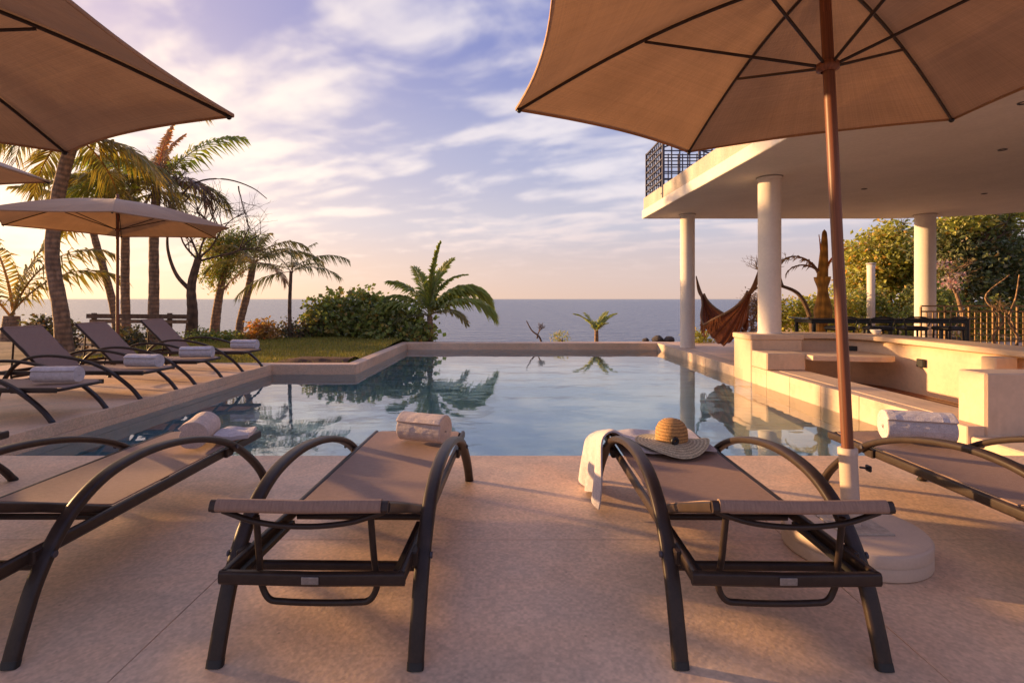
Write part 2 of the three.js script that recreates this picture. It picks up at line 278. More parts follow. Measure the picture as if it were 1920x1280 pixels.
  M.steel = new THREE.MeshStandardMaterial({ color: C(0.11, 0.10, 0.125), map: rep(cast, 3), roughness: 0.5, metalness: 0.3 });
  M.glassTop = new THREE.MeshPhysicalMaterial({ color: C(0.03, 0.032, 0.04), roughness: 0.08, clearcoat: 1 });
  M.ceramic = new THREE.MeshPhysicalMaterial({ color: C(0.8, 0.76, 0.72), roughness: 0.25, clearcoat: 0.6 });
  M.rock = new THREE.MeshStandardMaterial({ color: C(0.10, 0.085, 0.08), map: rep(cast, 2), roughness: 0.95 });
}

// ---------------------------------------------------------------- land, sea, lawn
const sstep = smooth;
function coast(x) { return 15.7 + 1.8 * sstep(-7, -10, x) + 0.25 * Math.sin(x * 0.9) + Math.max(0, Math.min(50, x / 0.55 - 15.7)); }
function landY(x, d) {
  const c = coast(x), n = 0.10 * (fbm(x * 0.5 + 40, d * 0.5 + 40, 99, 3) - 0.5);
  let y = -0.07 + n - 0.4 * Math.max(0, d - c) - 0.3 * Math.max(0, -x - 16) * 0;
  y = Math.max(y, -5);
  const inside = sstep(-9.0, -8.4, x) * sstep(10.5, 9.9, x) * sstep(14.9, 14.6, d) * sstep(-6.6, -6, d);
  return mix(y, Math.min(y, -2.2), inside);
}
{
  const f = (u, v) => { const x = mix(-70, 70, u), d = mix(-30, 80, v); return D(x, landY(x, d), d); };
  const g = sheet(f, 280, 220, 140, 110);
  struct(mesh('ground', g, M.sand), 'sandy ground sloping from the terrace down to the sea', 'ground');
  const s = new THREE.PlaneGeometry(60000, 40000); s.rotateX(-Math.PI / 2); s.translate(0, -3.4, -19990);
  const uv = s.attributes.uv; for (let i = 0; i < uv.count; i++) uv.setXY(i, uv.getX(i) * 60000, uv.getY(i) * 40000);
  struct(mesh('sea', s, M.sea), 'calm lilac sea running out to the horizon', 'sea');
  const lf = (u, v) => { const x = mix(-9.2, -3.16, u), d = mix(9.86, 15.4, v); return D(x, -0.03 + 0.05 * (fbm(x * 0.7, d * 0.7, 5, 3) - 0.5) + 0.10 * sstep(0, 1, v), d); };
  const lawn = struct(mesh('lawn', sheet(lf, 50, 40, 6, 5.5), M.lawn), 'green lawn between the pool wall and the shore bushes', 'lawn');
  // grass blades
  srand(12); const bl = new THREE.BufferGeometry();
  bl.setAttribute('position', new THREE.Float32BufferAttribute([-0.006, 0, 0, 0.006, 0, 0, 0.003, 0.03, 0.008, -0.006, 0, 0, 0.003, 0.03, 0.008, -0.002, 0.03, 0.008, -0.002, 0.03, 0.008, 0.003, 0.03, 0.008, 0, 0.055, 0.028], 3));
  bl.setAttribute('color', new THREE.Float32BufferAttribute(new Float32Array(27).fill(1), 3)); bl.computeVertexNormals();
  const N = 30000, im = new THREE.InstancedMesh(bl, M.grass, N), m4 = new THREE.Matrix4(), q = new THREE.Quaternion(), cc = new THREE.Color();
  for (let i = 0; i < N; i++) { const u = rnd(), v = rnd(), p = lf(u, v); q.setFromEuler(new THREE.Euler(rr(-0.3, 0.3), rr(0, 6.3), 0)); const s2 = rr(0.6, 1.5); m4.compose(p, q, V(s2, s2 * rr(0.6, 1.2), s2)); im.setMatrixAt(i, m4); const k = rr(0.7, 1.3); im.setColorAt(i, cc.setRGB(k * rr(0.9, 1.3), k, k * 0.8)); }
  im.name = 'grass'; im.userData.kind = 'stuff'; tag(im, 'short green grass blades growing on the lawn', 'grass'); im.castShadow = im.receiveShadow = true; scene.add(im);
  const soil = sheet((u, v) => { const x = mix(-4.7, -3.2, u), d = mix(9.87, 10.75, v) ; const e = Math.min(u * 4, 1) * Math.min(v * 4, 1, (1 - v) * 3); return D(x, -0.02 + 0.07 * Math.max(0, e) + 0.03 * (fbm(x * 5, d * 5, 8, 3) - 0.5), d); }, 30, 20, 1.5, 0.9);
  struct(mesh('soil_bed', soil, M.soil), 'strip of dark red soil along the pool wall beside the lawn', 'soil');
}
// ---------------------------------------------------------------- decks (slabs with open joints on a bed)
const WL = -0.19;                                              // water level
function deck(name, label, xs, ds, skip) {
  const g = struct(group(name), label, 'deck');
  for (let i = 0; i < xs.length - 1; i++) for (let j = 0; j < ds.length - 1; j++) {
    if (skip && skip(i, j)) continue;
    mesh('slab', block(xs[i] + 0.0015, xs[i + 1] - 0.0015, -0.12, 0, ds[j] + 0.0015, ds[j + 1] - 0.0015, 0.002), M.deck, g);
  }
  const x0 = xs[0], x1 = xs[xs.length - 1], d0 = ds[0], d1 = ds[ds.length - 1];
  mesh('bedding', block(x0, x1, -0.3, -0.124, d0, d1), M.deck, g);
  return g;
}
deck('pool_deck', 'smooth pinkish concrete deck under the front row of loungers', [-11.5, -9.36, -6.67, -3.98, -1.29, 1.4, 4.09, 6.78, 9.5], [-5.5, -2.8, -0.1, 2.6, 4.0]);
deck('lounger_deck', 'concrete deck under the side row of loungers', [-9.4, -6.9, -4.5], [4.0, 6.0, 8.0, 9.6]);
deck('side_terrace', 'grey concrete terrace behind the pool under the roof', [4.4, 6.4, 8.4, 10.4, 12.4, 14.4], [9.4, 11.2, 13.0, 14.7]);
{ // pool shell: wall pieces with copings flush with the decks
  const pool = struct(group('swimming_pool'), 'L-shaped swimming pool shell with plain concrete copings', 'pool');
  const wall = (x0, x1, d0, d1, top = 0, m = M.deck) => mesh('pool_wall', block(x0, x1, -1.6, top, d0, d1, 0.012), m, pool);
  mesh('pool_wall', block(-11.5, 4.40, -1.6, -0.304, 3.703, 4.0, 0.01), M.deck, pool);            // near edge
  mesh('pool_wall', block(-4.797, -4.5, -1.6, -0.304, 4.003, 9.6, 0.01), M.deck, pool);           // side by the loungers
  wall(-9.4, -2.93, 9.603, 9.85);           // step in the pool outline
  wall(-3.15, -2.93, 9.853, 14.3);
  wall(-3.15, 4.4, 14.303, 14.75, 0);
  mesh('pool_floor', block(-4.8, 4.4, -1.7, -1.45, 3.75, 14.6), M.basin, pool);
  // tile band below the water
  const lin_ = (x0, x1, d0, d1) => mesh('tile_lining', block(x0, x1, -1.44, WL - 0.02, d0, d1, 0.002), M.basin, pool);
  lin_(-4.5, 4.06, 4.0, 4.012); lin_(-4.5, -4.488, 4.014, 9.586); lin_(-4.486, -2.93, 9.588, 9.6); lin_(-2.93, -2.918, 9.602, 14.286); lin_(-2.916, 4.06, 14.288, 14.3);
  // wall on the bar side, faced with stone panels
  wall(4.09, 4.397, 4.003, 14.3, -0.003, M.wall);
  srand(5); let d = 9.36;
  while (d < 14.25) { const w = Math.min(rr(0.55, 0.85), 14.29 - d); if (w < 0.12) break; mesh('stone_panel', block(4.06, 4.40, -1.40, rr(-0.001, 0.004), d + 0.004, d + w - 0.004, 0.005), M.stone, pool); d += w; }
}
{ // water
  const sh = new THREE.Shape([[-4.505, 4.0], [4.075, 4.0], [4.075, 14.302], [-2.935, 14.302], [-2.935, 9.605], [-4.505, 9.605]].map(p => new THREE.Vector2(p[0], p[1])));
  const g = new THREE.ExtrudeGeometry(sh, { depth: 1.25, bevelEnabled: false, steps: 1 }); g.rotateX(-Math.PI / 2); g.translate(0, WL - 1.25, 0); boxUV(g);
  struct(mesh('pool_water', g, M.water), 'still blue-green pool water mirroring the evening sky', 'water');
}
// ---------------------------------------------------------------- sunken bar lounge, counter, roof
{
  const bar_ = thing('sunken_bar', 'pale plastered sunken bar lounge with curved counter beside the pool', 'bar');
  // low wall along the pool, in panels
  srand(15); let d = 4.56;
  while (d < 8.62) { const w = Math.min(rr(0.6, 0.95), 8.66 - d); if (w < 0.1) break; mesh('wall_panel', block(4.06, 4.22, -1.40, 0.086, d + 0.002, d + w - 0.002, 0.005), M.wall, bar_); d += w; }
  mesh('low_wall', block(4.222, 4.66, -0.7, 0.09, 4.86, 8.66, 0.01), M.wall, bar_);
  mesh('stepped_pier', block(4.055, 4.68, 0.092, 0.36, 8.14, 8.66, 0.012), M.wall, bar_);
  mesh('tall_pier', block(4.05, 4.92, -0.2, 0.53, 8.664, 9.34, 0.012), M.wall, bar_);
  mesh('pier_cap', block(4.03, 4.95, 0.531, 0.62, 8.655, 9.36, 0.012), M.wall, bar_);
  // shelf table with rounded end
  { const s = new THREE.Shape(); s.moveTo(4.683, 7.95); s.lineTo(5.2, 7.85); s.bezierCurveTo(5.75, 7.7, 5.93, 7.75, 5.93, 8.1); s.lineTo(5.93, 8.66); s.lineTo(4.683, 8.66); s.closePath();
    const g = new THREE.ExtrudeGeometry(s, { depth: 0.06, bevelEnabled: true, bevelSize: 0.01, bevelThickness: 0.01, bevelSegments: 2, curveSegments: 16 }); g.rotateX(-Math.PI / 2); g.translate(0, 0.275, 0); boxUV(g);
    mesh('shelf_table', g, M.wall, bar_); }
  const path = curve([[4.95, 9.16], [5.5, 9.14], [5.95, 8.98], [6.2, 8.6], [6.27, 7.8], [6.27, 6.6], [6.27, 5.6], [6.27, 4.86]].map(p => D(p[0], 0, p[1])), 60);
  const lift = (y) => path.map(p => V(p.x, y, p.z));
  mesh('counter_wall', sweep(lift(0.0), V(0, 1, 0), 1.06, 0.42, 24, 14), M.wall, bar_);
  mesh('countertop', sweep(lift(0.577), V(0, 1, 0), 0.088, 0.66, 24, 9), M.wall, bar_);
  mesh('bench', sweep(curve([[5.3, 8.75], [5.62, 8.6], [5.82, 8.2], [5.86, 7.4], [5.86, 6], [5.86, 4.87]].map(p => D(p[0], -0.36, p[1])), 40), V(0, 1, 0), 0.34, 0.5, 16, 10), M.wall, bar_);
  for (const dx of [-0.16, -0.04, 0.08]) mesh('bench_slat', sweep(curve([[5.62 + dx, 8.45], [5.78 + dx, 8.1], [5.82 + dx, 7.4], [5.82 + dx, 6], [5.82 + dx, 4.9]].map(p => D(p[0], -0.173, p[1])), 30), V(0, 1, 0), 0.03, 0.105, 12, 8), M.wood, bar_);
  mesh('sunken_floor', block(4.4, 6.3, -0.75, -0.53, 4.86, 9.1), M.deck, bar_);
  mesh('end_wall', block(4.225, 9.4, -0.5, 0.56, 4.56, 4.855, 0.012), M.wall, bar_);
  mesh('end_wall_cap', block(5.2, 9.4, 0.561, 0.622, 4.54, 4.87, 0.012), M.wall, bar_);
  mesh('bracket', block(5.72, 5.99, 0.30, 0.53, 6.05, 6.25, 0.01), M.wall, bar_);
  // wall lights (off)
  const lamp = (p, turn) => { const t = thing('wall_sconce', 'small square black wall light on the bar wall', 'wall light', p, turn, 'black wall lights on the bar wall'); mesh('housing', block(-0.065, 0.065, -0.06, 0.06, -0.05, 0.0, 0.008), M.black, t); mesh('back_plate', block(-0.05, 0.05, -0.045, 0.045, 0.0, 0.02, 0.004), M.steel, t); return t; };
  lamp(D(5.86, 0.36, 8.80), -0.55); lamp(D(6.06, 0.28, 7.55), -Math.PI / 2);
  // columns
  const col = (x, d, r, y0, y1, label) => { const t = thing('column', label, 'column', D(x, y0, d)); const g = lathe([[0, 0], [r, 0], [r, y1 - y0 - 0.06], [r + 0.015, y1 - y0 - 0.03], [r + 0.03, y1 - y0], [0, y1 - y0]], 48); boxUV(g); mesh('shaft', g, M.plaster, t); mesh('base_ring', lathe([[r + 0.001, 0], [r + 0.012, 0], [r + 0.012, 0.02], [r + 0.001, 0.025]], 40), M.plaster, t); return t; };
  col(4.46, 13.0, 0.178, 0, 3.37, 'slim white round column standing at the pool edge by the hammock');
  col(4.545, 9.03, 0.187, 0.62, 3.37, 'white round column standing on the stepped bar pier');
  col(10.5, 13.0, 0.22, 0, 3.37, 'white round column near the metal lattice railing');
}
{ // flat concrete roof with parapet
  const roof = thing('roof_canopy', 'broad flat white concrete roof over the bar', 'roof');
  const out = [[3.49, 13.67], [3.62, 9.2], [3.78, 3.4], [15, 3.4], [16, 9.5], [13.4, 11.9], [12.2, 13.0], [11, 13.5], [10, 13.67]];
  const ext = (p, h) => { const g = new THREE.ExtrudeGeometry(new THREE.Shape(p.map(q => new THREE.Vector2(q[0], q[1]))), { depth: h, bevelEnabled: true, bevelSize: 0.012, bevelThickness: 0.012, bevelSegments: 1 }); g.rotateX(-Math.PI / 2); return boxUV(g); };
  const s = ext(out, 0.2); s.translate(0, 3.383, 0); mesh('soffit_slab', s, M.plaster, roof);
  const para = (a, b) => { const n = V(b[0] - a[0], 0, -(b[1] - a[1])); mesh('parapet', bar(D(a[0], 3.745, a[1]), D(b[0], 3.745, b[1]), 0.16, 0.30), M.fascia, roof); };
  para([3.575, 13.58], [3.86, 3.48]); para([3.66, 13.60], [9.9, 13.60]); para([10.06, 13.58], [12.1, 12.95]);
  for (const [x, d] of [[6.85, 9.95], [7.05, 7.35], [5.6, 5.6], [9.6, 10.4], [9.0, 7.0]]) { const t = tag(mesh('downlight', [lathe([[0.0, 0.012], [0.032, 0.01], [0.036, -0.003], [0.052, -0.006], [0.055, 0.0]], 24)], M.steel), 'small dark round downlight set in the white roof soffit', 'downlight', 'downlights in the roof soffit'); t.position.copy(D(x, 3.366, d)); }
  // lattice cage on the roof corner
  const cg = thing('rooftop_trellis', 'dark metal trellis cage standing on the corner of the white roof', 'trellis', D(3.55, 3.6, 13.5));
  const w = 1.7, dp = 1.5, h = 1.45;
  const P = (x, y, z) => V(x, y, z);
  for (const [x, z] of [[0, 0], [w, 0], [0, dp], [w, dp], [w / 2, 0], [w / 2, dp]]) mesh('post', bar(P(x, 0, z), P(x, h, z), 0.05, 0.05), M.steel, cg);
  for (let k = 0; k < 9; k++) { const y = 0.12 + k * (h - 0.14) / 8; for (const z of [0, dp]) mesh('lattice_bar', bar(P(0, y, z), P(w, y, z), 0.022, 0.024), M.steel, cg); mesh('lattice_bar', bar(P(0, y, 0.03), P(0, y, dp - 0.03), 0.03, 0.034), M.steel, cg); }
  for (let k = 1; k < 9; k++) { if (k !== 4) for (const z of [0.02, dp + 0.02]) mesh('lattice_bar', bar(P(w * k / 9, 0, z), P(w * k / 9, h, z), 0.026, 0.026), M.steel, cg); mesh('lattice_bar', bar(P(0.02, 0, dp * k / 9), P(0.02, h, dp * k / 9), 0.026, 0.026), M.steel, cg); }
  for (const z of [0, dp]) { mesh('gable_bar', bar(P(0, h, z), P(w * 0.5, h + 0.33, z), 0.035, 0.035), M.steel, cg); mesh('gable_bar', bar(P(w, h, z), P(w * 0.5, h + 0.33, z), 0.035, 0.035), M.steel, cg); }
  mesh('ridge_bar', bar(P(w / 2, h + 0.34, 0), P(w / 2, h + 0.34, dp), 0.035, 0.035), M.steel, cg);
}

// ---------------------------------------------------------------- sun loungers
function archPts() { return curve([[1.78, 0], [1.745, 0.10], [1.68, 0.25], [1.56, 0.405], [1.41, 0.492], [1.22, 0.527], [0.99, 0.52], [0.71, 0.465], [0.46, 0.37], [0.24, 0.225], [0.1, 0.1], [0.02, 0]].map(p => V(0, p[1], p[0])), 56); }
function makeLounger(name, label, angle, bl, grp) {
  const t = thing(name, label, 'sun lounger', null, 0, grp), A = archPts(), X = V(1, 0, 0);
  for (const s of [-1, 1]) {
    const leg = mesh('arched_leg', sweep(A.map(p => V(s * 0.335, p.y, p.z)), X, 0.054, 0.035, 16, 3.2), M.frame, t);
    for (const k of [0, A.length - 1]) { const p = A[k], q = A[k ? k - 1 : 1], d = q.clone().sub(p).normalize(); mesh('foot_cap', sweep([V(s * 0.335, 0, p.z).addScaledVector(d, -0.002), V(s * 0.335, 0, p.z).addScaledVector(d, 0.022)], X, 0.056, 0.037, 16, 3.2), M.black, leg); }
    mesh('side_rail', sweep([V(s * 0.292, 0.31, 0.02), V(s * 0.292, 0.312, 0.6), V(s * 0.292, 0.31, 1.25), V(s * 0.292, 0.31, 1.8)], X, 0.026, 0.05, 12, 4), M.frame, t);
    for (const [z, y] of [[0.43, 0.345], [1.645, 0.31]]) { const bo = new THREE.CylinderGeometry(0.011, 0.012, 0.008, 14); bo.rotateZ(Math.PI / 2); bo.translate(s * 0.364, y, z); mesh('bolt', bo, M.steel, leg); }
    for (const z of [0.39, 1.61]) mesh('bracket', block(s * 0.31 - 0.012, s * 0.31 + 0.012, 0.285, 0.335, -z - 0.07, -z, 0.004), M.frame, t);
  }
  mesh('foot_bar', sweep(curve([V(-0.28, 0.31, 0.05), V(-0.25, 0.31, 0.012), V(0, 0.312, 0.0), V(0.25, 0.31, 0.012), V(0.28, 0.31, 0.05)], 20), V(0, 1, 0), 0.032, 0.024, 10, 2.4), M.frame, t);
  const hb = mesh('head_bar', sweep([V(-0.305, 0.31, 1.80), V(0, 0.307, 1.803), V(0.305, 0.31, 1.80)], V(0, 1, 0), 0.044, 0.026, 12, 4), M.frame, t);
  mesh('name_plate', block(-0.028, 0.028, 0.297, 0.321, -1.8205, -1.8175, 0.001), M.plate, hb);
  mesh('stretcher', sweep([V(-0.31, 0.262, 1.63), V(0.31, 0.262, 1.63)], V(0, 1, 0), 0.032, 0.026, 10, 3), M.frame, t);
  mesh('mid_bar', sweep([V(-0.28, 0.285, 1.27), V(0.28, 0.285, 1.27)], V(0, 1, 0), 0.026, 0.026, 10, 2.2), M.frame, t);
  // seat sling, edges wrapped over the rails, corners rounded at the foot
  const seat = sheet((u, v) => { const z0 = 1.262, z1 = 0.0, z = mix(z0, z1, v); const e = Math.abs(2 * u - 1); let hw = 0.272; const c = Math.max(0, 0.09 - z) / 0.09; hw *= 1 - 0.22 * c * c; const x = (2 * u - 1) * hw; return V(x, 0.337 - 0.014 * (1 - e * e) * Math.sin(Math.PI * Math.min(1, Math.max(0, z / 1.26))) - 0.012 * c * c * c, z); }, 16, 36, 0.54, 1.26, 0.005);
  mesh('seat_sling', seat, M.sling, t);
  // reclined back
  const b = group('backrest', t); b.position.set(0, 0.315, 1.27); b.rotation.x = -angle;
  for (const s of [-1, 1]) mesh('back_rail', sweep([V(s * 0.262, 0, 0), V(s * 0.264, 0.004, bl * 0.5), V(s * 0.268, 0, bl - 0.005)], X, 0.024, 0.036, 12, 4), M.frame, b);
  mesh('back_sling', sheet((u, v) => { const e = 2 * u - 1, z = mix(bl, 0.012, v), k = Math.pow(Math.max(0, z - bl + 0.135) / 0.135, 2); return V(e * 0.268, 0.022 - 0.020 * (1 - e * e) * Math.sin(Math.PI * Math.min(1, 0.15 + 0.8 * (1 - v))) * 1.0 - 0.004 * k, z); }, 16, 20, 0.54, 0.72, 0.006), M.sling, b);
  mesh('top_bar', sweep([V(-0.276, 0.002, bl), V(0, -0.002, bl + 0.003), V(0.276, 0.002, bl)], V(0, 1, 0), 0.036, 0.026, 12, 4), M.frame, b);
  mesh('sling_sleeve', sweep([V(-0.255, 0.004, bl + 0.003), V(0, 0.0, bl + 0.006), V(0.255, 0.004, bl + 0.003)], V(0, 1, 0), 0.040, 0.031, 14, 3.5), M.sling, b);
  mesh('bow_bar', sweep(curve([V(-0.255, -0.012, bl - 0.035), V(-0.15, -0.043, bl - 0.045), V(0, -0.056, bl - 0.05), V(0.15, -0.043, bl - 0.045), V(0.255, -0.012, bl - 0.035)], 24), V(0, 0, 1), 0.02, 0.018, 10, 2), M.frame, b);
  // U-shaped prop holding the back
  const bp = (z) => V(0, 0.315 + Math.sin(angle) * z, 1.27 + Math.cos(angle) * z);
  const top = bp(bl - 0.115).add(V(0, -0.03, 0)), lowZ = Math.min(1.74, top.z + 0.03);
  mesh('prop', sweep(curve([V(-0.19, top.y, top.z), V(-0.193, mix(top.y, 0.22, 0.5), mix(top.z, lowZ, 0.5)), V(-0.195, 0.245, lowZ), V(-0.17, 0.203, lowZ), V(-0.12, 0.195, lowZ), V(0.12, 0.195, lowZ), V(0.17, 0.203, lowZ), V(0.195, 0.245, lowZ), V(0.193, mix(top.y, 0.22, 0.5), mix(top.z, lowZ, 0.5)), V(0.19, top.y, top.z)], 70), V(0, 0, 1), 0.02, 0.022, 10, 2), M.frame, t);
  for (const s of [-1, 1]) mesh('notch_strip', bar(V(s * 0.262, 0.296, 1.36), V(s * 0.262, 0.296, 1.79), 0.018, 0.02), M.black, t);
  return t;
}
{
  const g1 = 'front row of reclined loungers', g2 = 'side row of raised loungers';
  const f = makeLounger('sun_lounger', 'brown sling lounger with the upright cream rolled towel and small folded cloth', 0.40, 0.68, g1);
  f.position.copy(D(-2.0, 0, 3.475));
  dup(f, D(-0.622, 0, 3.475), -0.018, 'brown sling lounger with one knobbly cream rolled towel on its foot end', g1);
  dup(f, D(0.915, 0, 3.47), -0.012, 'brown sling lounger with straw hat and white towel draped over its arm', g1);
  dup(f, D(2.43, 0, 3.47), 0.016, 'brown sling lounger with folded white towel beside the wooden umbrella pole', g1);
  dup(f, D(-3.70, 0, 3.475), 0, 'brown sling lounger without a towel at the end of the front row', g1);
  const r = makeLounger('raised_lounger', 'dark lounger at the near end of the side row beside the pool', 0.80, 0.75, g2);
  r.position.copy(D(-4.53, 0, 5.40)); r.rotation.y = -Math.PI / 2;
  dup(r, D(-4.53, 0, 6.60), -Math.PI / 2, 'dark raised lounger second in the side row, counted from the deck', g2);
  dup(r, D(-4.53, 0, 7.68), -Math.PI / 2, 'dark raised lounger third in the side row, counted from the deck', g2);
  dup(r, D(-4.53, 0, 8.98), -Math.PI / 2, 'dark raised lounger at the lawn end of the side row', g2);
}
// ---------------------------------------------------------------- towels and hat
function rolled(R, len, turns = 3.4) {
  const th = 0.022, pts = [], n = Math.round(turns * 26), r0 = Math.max(0.012, R - th * turns * 1.0);
  const inner = [];
  for (let i = 0; i <= n; i++) { const a = i / n * turns * Math.PI * 2, k = i / n, r = mix(r0, R, k), sq = 1 - 0.10 * Math.max(0, -Math.sin(a - 0.2)); pts.push([Math.cos(a) * r, Math.sin(a) * r * sq]); const ri = Math.max(0.002, r - (R - r0) / turns * 0.86); inner.push([Math.cos(a) * ri, Math.sin(a) * ri * sq]); }
  const s = new THREE.Shape([...pts, ...inner.reverse()].map(p => new THREE.Vector2(p[0], p[1])));
  const g = new THREE.ExtrudeGeometry(s, { depth: len - 0.016, steps: 10, bevelEnabled: true, bevelSize: 0.004, bevelThickness: 0.008, bevelSegments: 2 });
  const core = new THREE.CylinderGeometry(r0 * 0.95 + 0.002, r0 * 0.95 + 0.002, len - 0.03, 12); core.rotateX(Math.PI / 2); core.translate(0, 0, len / 2 - 0.008);
  const out = mg([g, core]); out.translate(0, 0, -len / 2 + 0.008);
  const p = out.attributes.position;
  for (let i = 0; i < p.count; i++) { const x = p.getX(i), y = p.getY(i), z = p.getZ(i), a = Math.atan2(y, x), k = 1 + 0.05 * (fbm(z * 14 + 5, a * 1.2 + 9, 3, 2) - 0.5) + 0.03 * (vnoise(z * 40, a * 4, 6) - 0.5); p.setXYZ(i, x * k, Math.max(y * k, -R * 0.90), z); }
  out.computeVertexNormals(); boxUV(out); return out;
}
{
  const put = (o, p, turn) => { o.position.copy(p); o.rotation.y = turn; return o; };
  put(tag(mesh('rolled_towel', rolled(0.088, 0.30), M.towelCream), 'cream rolled towel with its coiled end facing out, beside a small folded cloth', 'towel'), D(-1.905, 0.339 + 0.079, 3.12), 0.30);
  put(tag(mesh('rolled_towel', rolled(0.094, 0.30), M.towelCream), 'thick cream rolled towel lying across the foot of the lounger, right of the coiled one', 'towel'), D(-0.545, 0.338 + 0.084, 3.16), 1.22);
  put(tag(mesh('rolled_towel', rolled(0.10, 0.36), M.towel), 'white rolled towel on the lounger behind the wooden umbrella pole', 'towel'), D(2.50, 0.339 + 0.09, 3.16), 1.28);
  const row = rolled(0.092, 0.44);
  const lab = ['white rolled towel on the side lounger at the near end of its row', 'white rolled towel on the second lounger of the side row', 'white rolled towel on the third lounger of the side row', 'white rolled towel on the side lounger next to the lawn'];
  [[-4.80, 5.40], [-4.75, 6.60], [-4.73, 7.68], [-4.69, 8.98]].forEach(([x, d], i) => put(tag(mesh('rolled_towel', row, M.towel), lab[i], 'towel', 'white towels on the side loungers'), D(x, 0.339 + 0.083, d), Math.PI / 2 + [0.05, -0.1, 0.12, -0.04][i]));
  // folded cloth
  const fold = sheet((u, v) => V((u - 0.5) * 0.2, 0.024 + 0.012 * Math.sin(u * 5 + v * 2) * (1 - u) + 0.008 * fbm(u * 5, v * 5, 3, 2), (v - 0.5) * 0.22), 14, 12, 0.2, 0.22, 0.022);
  put(tag(mesh('folded_cloth', fold, M.towel), 'small folded white cloth lying next to the coiled cream towel', 'cloth'), D(-1.742, 0.339, 3.22), 0.25);
  // towel draped over foot end and arm of the third lounger
  const prof = new THREE.CatmullRomCurve3([V(1.17, 0.350, 0), V(1.0, 0.346, 0), V(0.85, 0.345, 0), V(0.72, 0.362, 0), V(0.635, 0.425, 0), V(0.578, 0.455, 0), V(0.53, 0.425, 0), V(0.512, 0.32, 0), V(0.505, 0.2, 0), V(0.498, 0.1, 0), V(0.492, 0.035, 0)], false, 'centripetal');
  const drape = sheet((u, v) => { const p = prof.getPointAt(u), hang = smooth(0.62, 1, u), d = mix(2.92, 3.40, v); const low = smooth(0.35, 0.6, u) * (1 - smooth(0.6, 0.8, u)); const ah = mix(0.455, 0.33, smooth(2.95, 3.4, d));
    return D(p.x + hang * 0.022 * Math.sin(v * 15 + u * 3) - 0.02 * hang * v, p.y - low * (0.455 - ah) * 0.9 + 0.006 * Math.sin(v * 9 + u * 14) * (1 - hang) + 0.03 * hang * Math.sin(v * 6), d + 0.05 * hang * (v - 0.5) + 0.012 * Math.sin(u * 12)); }, 60, 28, 1.1, 0.5, 0.010);
  tag(mesh('draped_towel', drape, M.towel), 'white towel spread under the straw hat and hanging over the lounger arm', 'towel');
  const hat = thing('sun_hat', 'straw sun hat with round tan crown and wide pale brim on the draped towel', 'hat', D(0.945, 0.362, 3.03), 0.3);
  const brim = new THREE.RingGeometry(0.085, 0.212, 64, 10); brim.rotateX(-Math.PI / 2);
  { const p = brim.attributes.position; for (let i = 0; i < p.count; i++) { const x = p.getX(i), z = p.getZ(i), r = Math.hypot(x, z), a = Math.atan2(z, x), k = (r - 0.085) / 0.127; p.setY(i, 0.03 - 0.022 * k + 0.022 * k * k * Math.sin(a * 2 + 0.6) + 0.012 * k * Math.sin(a * 3)); } const uv = brim.attributes.uv; for (let i = 0; i < uv.count; i++) { const x = p.getX(i), z = p.getZ(i); uv.setXY(i, Math.atan2(z, x) / 6.283, (Math.hypot(x, z) - 0.085) / 0.6); } brim.computeVertexNormals(); }
  mesh('brim', brim, M.strawPale, hat);
  const cr = lathe([[0.09, 0.018], [0.093, 0.03], [0.094, 0.06], [0.09, 0.095], [0.075, 0.125], [0.05, 0.145], [0.02, 0.153], [0, 0.154]], 40); { const uv = cr.attributes.uv; for (let i = 0; i < uv.count; i++) uv.setXY(i, uv.getX(i), uv.getY(i) * 0.4); } mesh('crown', cr, M.straw, hat);
  mesh('band_knot', [new THREE.TorusGeometry(0.015, 0.011, 8, 16).translate(-0.036, 0.045, 0.086)], M.black, hat);
}
